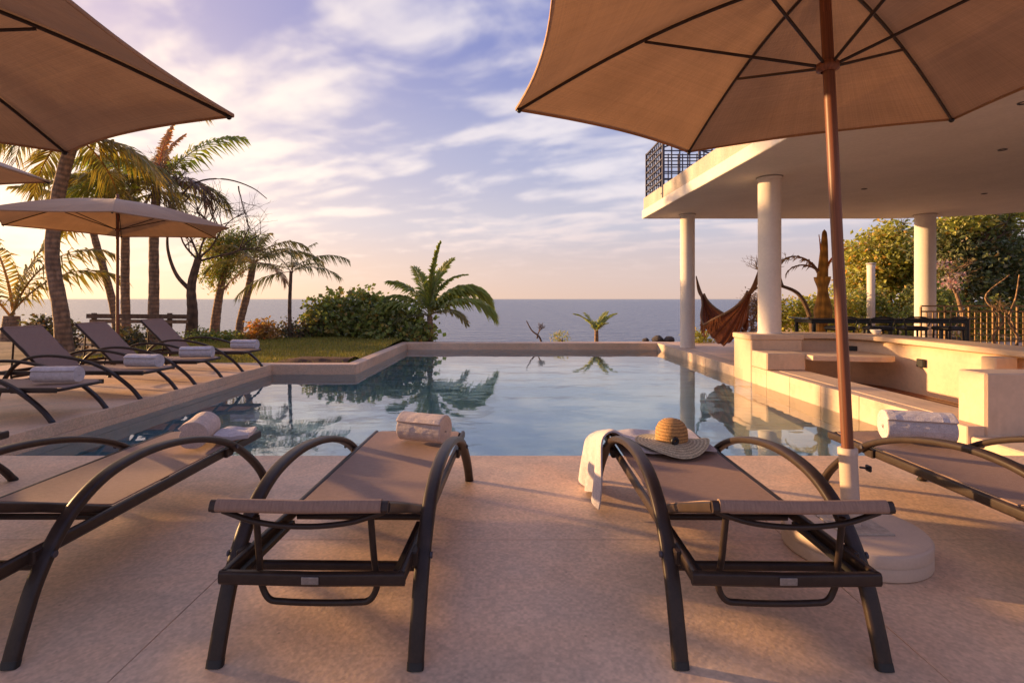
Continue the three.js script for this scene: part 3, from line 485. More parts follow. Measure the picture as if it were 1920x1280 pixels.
// ---------------------------------------------------------------- umbrellas
function umbrella(label, o) {
  const t = thing('patio_umbrella', label, 'umbrella', D(o.x, 0, o.d), 0, o.group);
  const tilt = new THREE.Matrix4().makeRotationFromEuler(new THREE.Euler(o.tx || 0, 0, o.tz || 0)), cx = -Math.tan(o.tz || 0) * o.rim, T = (p) => p.add(V(cx, 0, 0)), TP = (p) => p.applyMatrix4(tilt);
  const R = o.R, rim = o.rim, apex = o.apex, ph = o.phase;
  const tips = []; for (let k = 0; k < 6; k++) { const a = ph + k * Math.PI / 3; tips.push(V(Math.cos(a) * R, rim, -Math.sin(a) * R)); }
  const rib = (k, s, lift = 0) => { const p = tips[k % 6]; return V(p.x * s, mix(apex, rim, s) + 0.10 * Math.sin(Math.PI * Math.pow(s, 0.9)) * (o.bow ?? 0.8) + lift, p.z * s); };
  for (let k = 0; k < 6; k++) {
    const g = sheet((u, v) => { const s = 0.035 + 0.965 * v, a = rib(k, s), b = rib(k + 1, s), q = 4 * u * (1 - u); const p = a.lerp(b, u); p.multiply(V(1 - 0.055 * q * v * v, 1, 1 - 0.055 * q * v * v)); p.y -= 0.014 * q * Math.sin(Math.PI * v) - 0.002 + 0.014 * q * (fbm(u * 4 + k * 7, v * 5, 61, 3) - 0.5); return T(p); }, 16, 28, 1.7, 1.7);
    mesh('canopy_panel', g, M.canopy, t);
    const edge = []; for (let i = 0; i <= 14; i++) { const u = i / 14, q = 4 * u * (1 - u), p = rib(k, 1).lerp(rib(k + 1, 1), u); p.multiply(V(1 - 0.055 * q, 1, 1 - 0.055 * q)); edge.push(T(p)); }
    mesh('hem', sweep(edge, V(0, 1, 0), 0.022, 0.006, 8, 2), M.canopy, t);
    const rp = []; for (let i = 0; i <= 14; i++) rp.push(T(rib(k, 0.02 + 0.965 * i / 14, -0.018)));
    const rb = mesh('rib', sweep(rp, V(0, 1, 0), 0.020, 0.014, 8, 3), M.frame, t);
    const e = rp[14]; mesh('rib_tip', new THREE.SphereGeometry(0.016, 10, 8).translate(e.x, e.y - 0.004, e.z), M.black, rb);
    const hub = V(0, o.hub, 0), j = rib(k, 0.52, -0.03), h2 = hub.clone().lerp(V(j.x, o.hub, j.z), 0.03);
    mesh('strut', sweep([T(h2.clone()), T(h2.clone().lerp(j, 0.5)), T(j.clone())], V(0, 1, 0), 0.016, 0.012, 8, 3), M.frame, t);
  }
  for (const i of [0, 1]) mesh(i ? 'runner' : 'top_hub', (() => { const g = lathe(i ? [[0.03, 0], [0.05, 0.01], [0.05, 0.04], [0.03, 0.05]] : [[0.02, 0], [0.06, 0.01], [0.06, 0.05], [0.02, 0.06]], 24); g.translate(cx, i ? o.hub - 0.03 : apex - 0.09, 0); return g; })(), M.wood, t);
  const fin = lathe([[0.03, 0], [0.04, 0.02], [0.02, 0.05], [0.028, 0.08], [0, 0.11]], 20); fin.translate(cx, apex, 0); mesh('finial', fin, M.wood, t);
  mesh('pole', sweep([0, 0.2, 0.4, 0.6, 0.8, 1].map(k => TP(V(0, mix(0.12, apex - 0.02, k), 0))), V(1, 0, 0), 0.052, 0.052, 20, 2), M.wood, t);
  const sl = lathe([[0.027, 0.0], [0.040, 0.0], [0.040, 0.34], [0.043, 0.345], [0.043, 0.375], [0.029, 0.38]], 28); sl.translate(0, 0.118, 0); sl.applyMatrix4(tilt); mesh('pole_sleeve', boxUV(sl), M.plasterIvory, t);
  const base = mesh('base', lathe([[0, 0], [0.302, 0], [0.31, 0.008], [0.31, 0.056], [0.304, 0.06], [0.31, 0.064], [0.31, 0.108], [0.298, 0.12], [0, 0.12]], 64), M.plasterIvory, t); boxUV(base.geometry);
  mesh('base_plate', block(-0.12, 0.12, 0.12, 0.128, -0.12, 0.12, 0.002), M.ivory, base);
  if (!o.plain) mesh('thumb_screw', [sweep([V(0.035, 0.40, 0.0), V(0.075, 0.395, 0.0)], V(0, 1, 0), 0.01, 0.01, 8, 2), block(0.07, 0.085, 0.38, 0.41, -0.018, 0.018, 0.004)], M.black, t);
  return t;
}
umbrella('brown canvas umbrella on a leaning wooden pole in a round ivory base', { x: 1.665, d: 2.5, R: 1.70, rim: 2.43, apex: 2.84, hub: 2.36, phase: Math.PI / 2 + 0.06, tz: 0.05 });
umbrella('brown canvas umbrella reaching over the reclined lounger with the coiled towel', { x: -3.01, d: 1.92, R: 1.74, rim: 2.27, apex: 2.67, hub: 2.2, phase: 0.618 });
umbrella('brown canvas umbrella standing over the near side loungers', { x: -6.3, d: 4.4, R: 1.74, rim: 2.51, apex: 2.92, hub: 2.44, phase: 0.785, plain: true });
umbrella('taupe canvas umbrella behind the side loungers, in front of the palm trunks', { x: -7.25, d: 9.4, R: 1.95, rim: 2.56, apex: 3.05, hub: 2.5, phase: 0.10, plain: true });

// ---------------------------------------------------------------- hammock
{
  const a = D(4.62, 1.80, 12.83), b = D(4.48, 1.86, 9.21);
  const h = thing('hammock', 'brown and mustard net hammock slung between two white columns', 'hammock');
  const body0 = 0.13, body1 = 0.87;
  const axis = (s) => { const p = a.clone().lerp(b, s); p.y = mix(a.y, b.y, s) - 1.60 * (1 - Math.pow(Math.abs(2 * s - 1), 1.3)); return p; };
  const hw = (s) => 0.05 + 0.46 * Math.pow(Math.sin(Math.PI * Math.min(1, Math.max(0, (s - body0) / (body1 - body0)))), 1.7);
  const net = sheet((u, v) => { const s = mix(body0, body1, v), p = axis(s), e = 2 * u - 1, w = hw(s); p.x += e * w * 0.8; p.y += Math.pow(Math.abs(e), 1.7) * w * 0.85 + 0.02 * Math.sin(u * 40 + v * 6); return p; }, 40, 48, 1, 1);
  mesh('net', net, M.hammock, h);
  for (const e of [-1, 1]) { const pts = []; for (let i = 0; i <= 40; i++) { const s = mix(body0, body1, i / 40), p = axis(s), w = hw(s); p.x += e * w * 0.8; p.y += w * 0.85 + 0.02 * Math.sin((e + 1) * 20 + i / 40 * 6); pts.push(p); } mesh('edge_cord', sweep(pts, V(1, 0, 0), 0.05, 0.05, 8, 2), M.rope, h); }
  for (const [p0, s] of [[a, body0], [b, body1]]) for (let k = -3; k <= 3; k++) { const e = axis(s); e.x += k * 0.012; const pts = []; for (let i = 0; i <= 8; i++) { const q = p0.clone().lerp(e, i / 8); q.y -= 0.10 * Math.sin(Math.PI * i / 8); q.x += k * 0.006 * Math.sin(Math.PI * i / 8); pts.push(q); } mesh('rope', sweep(pts, V(1, 0, 0), 0.026, 0.026, 6, 2), M.rope, h); }
  srand(31); const fr = [];
  for (let i = 0; i < 150; i++) { const s = mix(0.33, 0.67, rnd()), e = rnd() < 0.5 ? -1 : 1, p = axis(s), w = hw(s); p.x += e * w * 0.8; p.y += w * 0.85; const l = rr(0.12, 0.30); fr.push(sweep([p.clone(), p.clone().add(V(rr(-0.02, 0.02), -l * 0.5, rr(-0.02, 0.02))), p.clone().add(V(rr(-0.03, 0.03), -l, rr(-0.03, 0.03)))], V(1, 0, 0), 0.014, 0.014, 4, 2)); }
  const fm = mesh('fringe', fr, M.hammock, h); fm.userData.kind = 'stuff';
}
// ---------------------------------------------------------------- bar furniture behind the counter
{
  const t = thing('bar_table', 'long black glass-topped table behind the curved counter', 'table', D(7.9, 0, 11.0));
  mesh('tabletop', block(-1.75, 1.75, 0.80, 0.83, -0.4, 0.4, 0.006), M.glassTop, t); mesh('apron', block(-1.65, 1.65, 0.72, 0.797, -0.33, 0.33, 0.006), M.black, t);
  for (const x of [-1.6, 0, 1.6]) for (const z of [-0.32, 0.32]) mesh('leg', bar(V(x, 0, z), V(x, 0.72, z), 0.05, 0.05), M.black, t);
  const st = thing('bar_stool', 'black cushioned stool in front of the long black table', 'stool', D(6.6, 0, 10.3), 0.1, 'black stools at the long table');
  mesh('seat', block(-0.22, 0.22, 0.60, 0.68, -0.2, 0.2, 0.03), M.black, st);
  for (const x of [-0.19, 0.19]) for (const z of [-0.17, 0.17]) mesh('leg', bar(V(x, 0, z), V(x * 0.9, 0.6, z * 0.9), 0.03, 0.03), M.black, st);
  mesh('foot_rest', bar(V(-0.18, 0.25, 0.16), V(0.18, 0.25, 0.16), 0.02, 0.02), M.black, st);
  mesh('back', sweep(curve([V(-0.2, 0.68, 0.18), V(-0.21, 0.82, 0.2), V(-0.1, 0.86, 0.22), V(0.1, 0.86, 0.22), V(0.21, 0.82, 0.2), V(0.2, 0.68, 0.18)], 24), V(0, 0, 1), 0.02, 0.03, 8, 2), M.black, st);
  for (const [x, d] of [[7.35, 10.28], [8.05, 10.3], [8.75, 10.26]]) dup(st, D(x, 0, d), rr(-0.3, 0.3));
  const bowl = tag(mesh('bowl', lathe([[0, 0], [0.035, 0], [0.04, 0.008], [0.07, 0.04], [0.085, 0.08], [0.08, 0.08], [0.064, 0.042], [0.03, 0.014], [0, 0.012]], 32), M.ceramic), 'small white bowl standing on the pale bar counter', 'bowl'); bowl.position.copy(D(6.22, 0.622, 8.75));
}
{ // metal lattice railing
  const f = thing('lattice_railing', 'rust-brown metal lattice railing in front of the dark trees', 'railing');
  const x0 = 9.75, x1 = 13.2, d = 12.2;
  for (const y of [1.06, 0.93]) mesh('rail', bar(D(x0, y, d), D(x1, y, d), 0.035, 0.035), M.rust, f);
  for (const y of [0.80, 0.66, 0.52, 0.38, 0.24, 0.10]) mesh('cross_bar', bar(D(x0, y, d + 0.018), D(x1, y, d + 0.018), 0.016, 0.022), M.rust, f);
  for (let k = 0; k <= 24; k++) mesh(k % 4 ? 'upright' : 'post', bar(D(x0 + (x1 - x0) * k / 24, 0, d), D(x0 + (x1 - x0) * k / 24, k % 4 ? 0.915 : 1.04, d), k % 4 ? 0.02 : 0.035, k % 4 ? 0.02 : 0.035), M.rust, f);
  const p = thing('garden_post', 'slender white round post among the yellow-green trees', 'post', D(11.3, 0, 16.1)); const g = lathe([[0, 0], [0.11, 0], [0.11, 2.2], [0.12, 2.22], [0.12, 2.3], [0, 2.32]], 28); boxUV(g); mesh('shaft', g, M.plaster, p); mesh('cap', lathe([[0.0, 0], [0.14, 0], [0.14, 0.03], [0, 0.05]], 28).translate(0, 2.321, 0), M.plaster, p);
  // low wooden rail at the shore
  const r = thing('shore_rail', 'weathered low wooden rail among the palm trunks above the sea', 'rail');
  mesh('beam', bar(D(-11.7, 0.76, 14.1), D(-8.9, 0.74, 14.1), 0.09, 0.12), M.darkBark, r); mesh('plank', bar(D(-11.65, 0.62, 14.12), D(-8.95, 0.60, 14.12), 0.04, 0.10), M.palmBark, r);
  for (const x of [-11.6, -9.5]) mesh('post', bar(D(x, -0.2, 14.2), D(x, 0.84, 14.2), 0.09, 0.09), M.darkBark, r);
}

// ---------------------------------------------------------------- vegetation
function leafCol(g, k) { const n = g.attributes.position.count, a = new Float32Array(n * 3); for (let i = 0; i < n; i++) { a[3 * i] = k[0]; a[3 * i + 1] = k[1]; a[3 * i + 2] = k[2]; } g.setAttribute('color', new THREE.BufferAttribute(a, 3)); return g; }
// one palm frond: midrib and separate leaflets; o: az (0 = right, 90 = away), el, len, droop
function frondGeo(base, o) {
  const az = o.az * Math.PI / 180, N = 16, pts = [base.clone()]; let el = o.el * Math.PI / 180; const st = o.len / N, hx = Math.cos(az), hz = -Math.sin(az);
  for (let i = 0; i < N; i++) { el -= o.droop * Math.PI / 180 / N * (0.5 + 1.1 * i / N); const p = pts[i].clone().add(V(hx * Math.cos(el) * st, Math.sin(el) * st, hz * Math.cos(el) * st)); pts.push(p); }
  const side = V(-hz, 0, hx).normalize(), list = [];
  const rach = sweep(pts, side, 0.05 * (o.thick || 1), 0.03 * (o.thick || 1), 5, 2, (k) => 1 - 0.85 * k); list.push(leafCol(rach, [1.5, 1.1, 0.9]));
  const pos = [], col = [], n = o.n || 46, c = new THREE.CatmullRomCurve3(pts);
  for (let i = 0; i < n; i++) for (const s of [-1, 1]) {
    if (rnd() < (o.gaps || 0.04)) continue;
    const k = 0.12 + 0.88 * (i + rr(0, 0.7)) / n, p = c.getPoint(Math.min(k, 1)), d = c.getTangent(Math.min(k, 1)), up = side.clone().cross(d).normalize(); if (up.y < 0) up.negate();
    const L0 = o.len * 0.27 * (o.wide || 1) * Math.pow(Math.sin(Math.PI * (0.12 + 0.80 * k)), 0.75) * rr(0.8, 1.15), w = 0.019 * (o.lw || 1) * Math.min(1.3, o.len / 1.8);
    const out = side.clone().multiplyScalar(s * (1.0 - 0.45 * k)).addScaledVector(d, 0.6 + 0.7 * k + rr(-0.15, 0.15)).addScaledVector(up, rr(0.0, 0.35) - (o.hang || 0)).normalize();
    const hang = (o.sag ?? 0.5) * rr(0.5, 1.4);
    const m1 = p.clone().addScaledVector(out, L0 * 0.45).add(V(0, -L0 * 0.10 * hang, 0)), tip = p.clone().addScaledVector(out, L0 * 0.86).add(V(rr(-.03, .03), -L0 * 0.55 * hang, rr(-.03, .03)));
    const wv = d.clone().multiplyScalar(w * 0.9).addScaledVector(up, w * 0.25 * s), fold = up.clone().multiplyScalar(-w * 0.35);
    const a1 = p.clone().sub(wv.clone().multiplyScalar(0.5)), a2 = p.clone().add(wv.clone().multiplyScalar(0.5)), b1 = m1.clone().sub(wv).add(fold), b2 = m1.clone().add(wv).add(fold);
    const q = (...v) => v.forEach(x => pos.push(x.x, x.y, x.z)); q(a1, b1, m1, a1, m1, a2, a2, m1, b2, b1, tip, m1, m1, tip, b2);
    const t = rr(0.75, 1.25), ry = rr(0.9, 1.2); for (let z = 0; z < 15; z++) col.push(t * ry, t, t * rr(0.85, 1.0));
  }
  const g = new THREE.BufferGeometry(); g.setAttribute('position', new THREE.Float32BufferAttribute(pos, 3)); g.setAttribute('color', new THREE.Float32BufferAttribute(col, 3)); g.computeVertexNormals(); list.push(g);
  return mg(list);
}
function trunkGeo(pts, r0, r1, seg = 10, n = 20) { return sweep(curve(pts, n), V(1, 0, 0.001), 2 * r0, 2 * r0, seg, 2, (k) => mix(1, r1 / r0, k) * (1 + 0.35 * Math.pow(1 - k, 8)) * (1 + 0.03 * Math.sin(k * 60))); }
function palm(label, o) {
  srand(o.seed); const t = thing('palm_tree', label, 'palm', null, 0, o.group), pts = o.trunk.map(p => D(...p));
  mesh('trunk', o.taper ? sweep(curve(pts, 30), V(1, 0, 0.001), 2 * o.r0, 2 * o.r0, 14, 2, o.taper) : trunkGeo(pts, o.r0, o.r1), o.bark || M.palmBark, t);
  if (o.spear) { const e = pts[pts.length - 1]; mesh('spear_leaf', sweep(curve([e.clone().add(V(0, -0.05, 0)), e.clone().add(V(0.03, 0.4, 0)), e.clone().add(V(0.05, 0.8, 0)), e.clone().add(V(0.05, 1.12, 0))], 20), V(1, 0, 0.001), 0.26, 0.2, 12, 2, k => Math.pow(1 - 0.62 * k, 1) * (k > 0.93 ? Math.sqrt(Math.max(0.02, (1 - k) / 0.07)) : 1)), o.bark, t); }
  const top = pts[pts.length - 1].clone();
  for (const f of o.fronds) mesh('frond', frondGeo(top.clone().add(V(rr(-.04, .04), rr(-.06, .06), rr(-.04, .04))), { ...o.def, ...f }), f.m || o.leaf, t);
  return t;
}
function ring(n, el0, el1, len, droop, extra = {}) { const out = []; for (let i = 0; i < n; i++) out.push({ az: i * 360 / n + rr(-14, 14), el: rr(el0, el1), len: len * rr(0.85, 1.12), droop: droop * rr(0.8, 1.2), ...extra }); return out; }
// clumps of small leaves through ellipsoids
function leaves(blobs, n, size, o = {}) {
  const pos = [], col = [], vol = blobs.map(b => b.r[0] * b.r[1] * b.r[2]), tot = vol.reduce((a, b) => a + b, 0);
  blobs.forEach((b, bi) => {
    const m = Math.round(n * vol[bi] / tot);
    const twigs = []; for (let i = 0; i < Math.max(6, m / 26); i++) { let x, y, z, l; do { x = rr(-1, 1); y = rr(-1, 1); z = rr(-1, 1); l = x * x + y * y + z * z; } while (l > 1 || l < 0.12 * rnd()); const k = 0.86 + 0.5 * (fbm(x * 2.2 + 9, y * 2.2 + z * 1.7 + 5, 7 + bi, 2) - 0.5); twigs.push(V(b.c.x + x * b.r[0] * k, b.c.y + y * b.r[1] * k, b.c.z + z * b.r[2] * k)); }
    for (let i = 0; i < m; i++) {
      const tw = twigs[Math.floor(rnd() * twigs.length)], sp = (o.spread || 2.2) * size;
      const p = tw.clone().add(V(rr(-1, 1) * sp, rr(-1, 1) * sp * 0.7, rr(-1, 1) * sp));
      const d = V(rr(-1, 1), rr(-0.8, 0.8) - (o.hang || 0), rr(-1, 1)).normalize(), s = V(rr(-1, 1), rr(-1, 1), rr(-1, 1)).cross(d).normalize(), L0 = size * rr(0.6, 1.3), w = L0 * (o.aspect || 0.3);
      const a = p, tip = p.clone().addScaledVector(d, L0), mid = p.clone().addScaledVector(d, L0 * 0.5), m1 = mid.clone().addScaledVector(s, w), m2 = mid.clone().addScaledVector(s, -w), nn = d.clone().cross(s).multiplyScalar(w * 0.4); m1.add(nn); m2.add(nn);
      for (const v of [a, m1, tip, a, tip, m2]) pos.push(v.x, v.y, v.z);
      const t = rr(0.6, 1.4), warm = rnd() < (o.warm || 0.1) ? rr(1.3, 2.0) : rr(0.9, 1.15); for (let z = 0; z < 6; z++) col.push(t * warm, t, t * 0.95);
    }
  });
  const g = new THREE.BufferGeometry(); g.setAttribute('position', new THREE.Float32BufferAttribute(pos, 3)); g.setAttribute('color', new THREE.Float32BufferAttribute(col, 3)); g.computeVertexNormals(); return g;
}
function branches(base, dir, len, r, depth, o = {}) {
  const list = [], rec = (p, d, l, rad, lev) => {
    const pts = [p.clone()], q = d.clone(); let c = p.clone(); const n = 5;
    for (let i = 0; i < n; i++) { q.add(V(rr(-.22, .22), rr(-.16, .2) + (o.lift || 0), rr(-.22, .22))).normalize(); c = c.clone().addScaledVector(q, l / n); pts.push(c); }
    list.push(sweep(pts, V(1, 0, 0.01), rad * 2, rad * 2, lev > 1 ? 4 : 7, 2, k => 1 - 0.4 * k));
    if (lev >= depth) return; const m = lev === 0 ? (o.first || 4) : Math.round(rr(3, 4.6));
    for (let i = 0; i < m; i++) { const at = pts[lev === 0 && i < 2 ? n : Math.max(1, n - Math.floor(rnd() * (o.back || 3)))]; const nd = q.clone().add(V(rr(-1, 1) * (o.wide || 1), rr(-.35, .75), rr(-1, 1))).normalize(); rec(at, nd, l * rr(0.55, 0.78), rad * rr(0.42, 0.6), lev + 1); }
  };
  rec(base, dir.normalize(), len, r, 0); return list;
}
const B = (x, y, d, rx, ry, rz) => ({ c: D(x, y, d), r: [rx, ry, rz] });
function shrub(name, label, cat, blobs, n, size, m, o = {}) { srand(o.seed || 3); const t = thing(name, label, cat, null, 0, o.group); mesh('foliage', leaves(blobs, n, size, o), m, t); const st = []; for (const b of blobs) for (let k = 0; k < 3; k++) st.push(sweep(curve([V(b.c.x + rr(-.2, .2) * b.r[0], landY(b.c.x, -b.c.z) - 0.05, b.c.z), V(b.c.x + rr(-.3, .3) * b.r[0], b.c.y - 0.3 * b.r[1], b.c.z + rr(-.2, .2)), V(b.c.x + rr(-.6, .6) * b.r[0], b.c.y + 0.5 * b.r[1], b.c.z + rr(-.4, .4) * b.r[2])], 8), V(1, 0, 0), 0.05, 0.05, 5, 2, k2 => 1 - 0.7 * k2)); mesh('stem', st, M.darkBark, t); return t; }

// the young palm behind the pool
palm('young green coconut palm with arching fronds behind the pool', { seed: 4, trunk: [[-2.46, -0.3, 15.35], [-2.45, 0.3, 15.35], [-2.47, 0.72, 15.35]], r0: 0.10, r1: 0.08, leaf: M.palmGreen, def: { n: 88, sag: 0.6, lw: 2.1, wide: 1.15, thick: 1.2 },
  fronds: [{ az: 160, el: 88, len: 2.25, droop: -22, wide: 0.6, sag: 0.5 }, { az: 8, el: 72, len: 2.4, droop: 125, wide: 1.3, sag: 1.0 }, { az: -10, el: 44, len: 2.2, droop: 95, wide: 1.3, sag: 1.0 }, { az: 15, el: 60, len: 2.2, droop: 110, wide: 1.2, sag: 0.9 }, { az: 170, el: 66, len: 1.75, droop: 62, wide: 1.3, sag: 0.9 }, { az: 186, el: 40, len: 1.65, droop: 70, wide: 1.4, sag: 0.9 }, { az: 150, el: 24, len: 1.5, droop: 60, wide: 1.4 }, { az: 175, el: 52, len: 1.6, droop: 75, wide: 1.3, sag: 1.0 }, { az: 20, el: 82, len: 1.9, droop: 75, wide: 0.8 }, { az: 40, el: 86, len: 2.0, droop: 45 }, { az: 130, el: 80, len: 1.8, droop: 48 }, { az: 60, el: 55, len: 1.8, droop: 80 }, { az: -30, el: 30, len: 1.5, droop: 85, m: M.palmOlive }, { az: 200, el: 10, len: 1.2, droop: 50, m: M.palmDark }] });
palm('tiny bright green palm alone at the far pool edge by the sea', { seed: 8, trunk: [[2.74, -0.6, 16.6], [2.74, 0.0, 16.6], [2.74, 0.22, 16.6]], r0: 0.075, r1: 0.06, leaf: M.palmGreen, def: { n: 44, sag: 0.4, lw: 3.6, wide: 1.5 },
  fronds: [{ az: 175, el: 55, len: 0.85, droop: 40 }, { az: 10, el: 58, len: 0.85, droop: 38 }, { az: 150, el: 72, len: 0.7, droop: 30 }, { az: 30, el: 72, len: 0.75, droop: 35 }, { az: -60, el: 50, len: 0.6, droop: 45 }, { az: 90, el: 50, len: 0.6, droop: 45 }] });
srand(50);
const gl = 'palms behind the side loungers';
palm('small slim dark palm with drooping feathery fronds at the lawn edge', { group: gl, seed: 10, trunk: [[-6.5, -0.2, 15.0], [-6.52, 1.0, 15.0], [-6.48, 2.05, 15.0]], r0: 0.06, r1: 0.045, leaf: M.palmDark, bark: M.darkBark, def: { n: 46, sag: 1.3, gaps: 0.15, thick: 0.8, lw: 1.0 },
  fronds: [{ az: 5, el: 38, len: 1.75, droop: 62 }, { az: -10, el: 14, len: 1.6, droop: 50 }, { az: 180, el: 25, len: 1.5, droop: 55 }, { az: 165, el: 55, len: 1.4, droop: 60 }, { az: 20, el: 70, len: 1.1, droop: 40 }, { az: 120, el: 70, len: 1.2, droop: 50 }, { az: 200, el: -5, len: 1.7, droop: 50, sag: 1.6 }, { az: -60, el: 30, len: 1.1, droop: 60 }, { az: 60, el: 40, len: 1.2, droop: 60 }] });
palm('feathery leaning palm with pale trunk next to the golden bush', { group: gl, seed: 11, trunk: [[-8.55, -0.2, 16.0], [-8.5, 0.5, 16.0], [-8.25, 1.5, 16.0], [-8.1, 2.3, 16.0]], r0: 0.12, r1: 0.10, leaf: M.palmOlive, def: { n: 50, sag: 1.2, gaps: 0.12, lw: 1.1 },
  fronds: [{ az: 5, el: 60, len: 2.0, droop: 95 }, { az: 20, el: 35, len: 2.2, droop: 70, m: M.palmDark }, { az: 170, el: 60, len: 1.7, droop: 100 }, { az: 190, el: 20, len: 1.5, droop: 70, m: M.palmDark }, { az: 90, el: 70, len: 1.8, droop: 60 }, { az: -20, el: 5, len: 1.6, droop: 70, m: M.palmDry }, { az: 60, el: 50, len: 1.9, droop: 80 }, { az: 130, el: 40, len: 1.7, droop: 80 }, { az: -80, el: 40, len: 1.4, droop: 90 }, { az: 215, el: -30, len: 1.3, droop: 40, m: M.palmDry }] });
palm('tall palm with golden dead fronds and a broad dark green crown', { group: gl, seed: 12, trunk: [[-10.55, -0.3, 15.0], [-10.5, 1.5, 15.0], [-10.5, 3.0, 15.0], [-10.42, 4.5, 15.0]], r0: 0.14, r1: 0.115, leaf: M.palmGreen, def: { n: 60, sag: 1.0, lw: 1.7, wide: 1.15, thick: 1.5 },
  fronds: [{ az: 5, el: 58, len: 3.0, droop: 55 }, { az: 178, el: 30, len: 3.3, droop: 75, m: M.palmOlive }, { az: 190, el: 12, len: 3.2, droop: 65 }, { az: 165, el: 48, len: 3.0, droop: 80 }, { az: 200, el: -4, len: 2.8, droop: 60, m: M.palmOlive }, { az: 100, el: 78, len: 2.4, droop: 30, m: M.palmGold, wide: 0.6 }, { az: 60, el: 84, len: 2.0, droop: 40, m: M.palmGold, wide: 0.7 }, { az: 120, el: 60, len: 2.4, droop: 60, m: M.palmYellow }, { az: -20, el: 30, len: 2.5, droop: 110, m: M.palmDry, gaps: 0.4 }, { az: 60, el: 30, len: 2.4, droop: 90, m: M.palmDark }, { az: -100, el: 40, len: 2.6, droop: 85 }, { az: -150, el: 25, len: 2.6, droop: 80, m: M.palmOlive }, { az: 10, el: -50, len: 1.3, droop: 35, m: M.palmDry, gaps: 0.3 }, { az: 225, el: -60, len: 1.4, droop: 25, m: M.palmDry, gaps: 0.3 }] });
palm('straight grey palm trunk with dark crown behind the taupe umbrella', { group: gl, seed: 13, trunk: [[-11.9, -0.3, 15.8], [-11.95, 1.5, 15.8], [-11.95, 3.3, 15.8], [-12.0, 4.2, 15.8]], r0: 0.12, r1: 0.11, leaf: M.palmDark, def: { n: 50, sag: 1.1, lw: 1.5, thick: 1.3 }, fronds: ring(9, 15, 65, 2.3, 60) });
palm('thin leaning palm trunk between the grey palms', { group: gl, seed: 14, trunk: [[-13.2, -0.3, 17.2], [-13.45, 1.2, 17.2], [-13.9, 2.8, 17.2], [-14.2, 3.9, 17.2]], r0: 0.12, r1: 0.10, leaf: M.palmOlive, def: { n: 46, sag: 1.2, lw: 1.4 }, fronds: ring(8, 15, 60, 2.1, 65) });
palm('thick curved palm trunk directly behind the raised side lounger backs', { group: gl, seed: 15, trunk: [[-9.95, -0.2, 11.4], [-10.05, 0.9, 11.4], [-10.25, 2.2, 11.4], [-10.1, 3.6, 11.4], [-9.75, 4.9, 11.4]], r0: 0.15, r1: 0.12, leaf: M.palmOlive, def: { n: 56, sag: 1.0, lw: 1.7, thick: 1.4 }, fronds: ring(13, -5, 70, 2.6, 75) });
palm('young clumping palm with long arching bare stems beside the thick trunk', { group: gl, seed: 16, trunk: [[-15.7, -0.3, 16.0], [-15.67, 0.3, 16.0], [-15.65, 0.7, 16.0]], r0: 0.28, r1: 0.2, leaf: M.palmOlive, def: { n: 50, sag: 1.4, lw: 1.5, thick: 2.2 },
  fronds: [{ az: 8, el: 76, len: 4.0, droop: 92 }, { az: 20, el: 62, len: 3.6, droop: 90 }, { az: 160, el: 80, len: 3.8, droop: 60 }, { az: 60, el: 84, len: 4.2, droop: 60 }, { az: 190, el: 60, len: 3.4, droop: 85 }] });
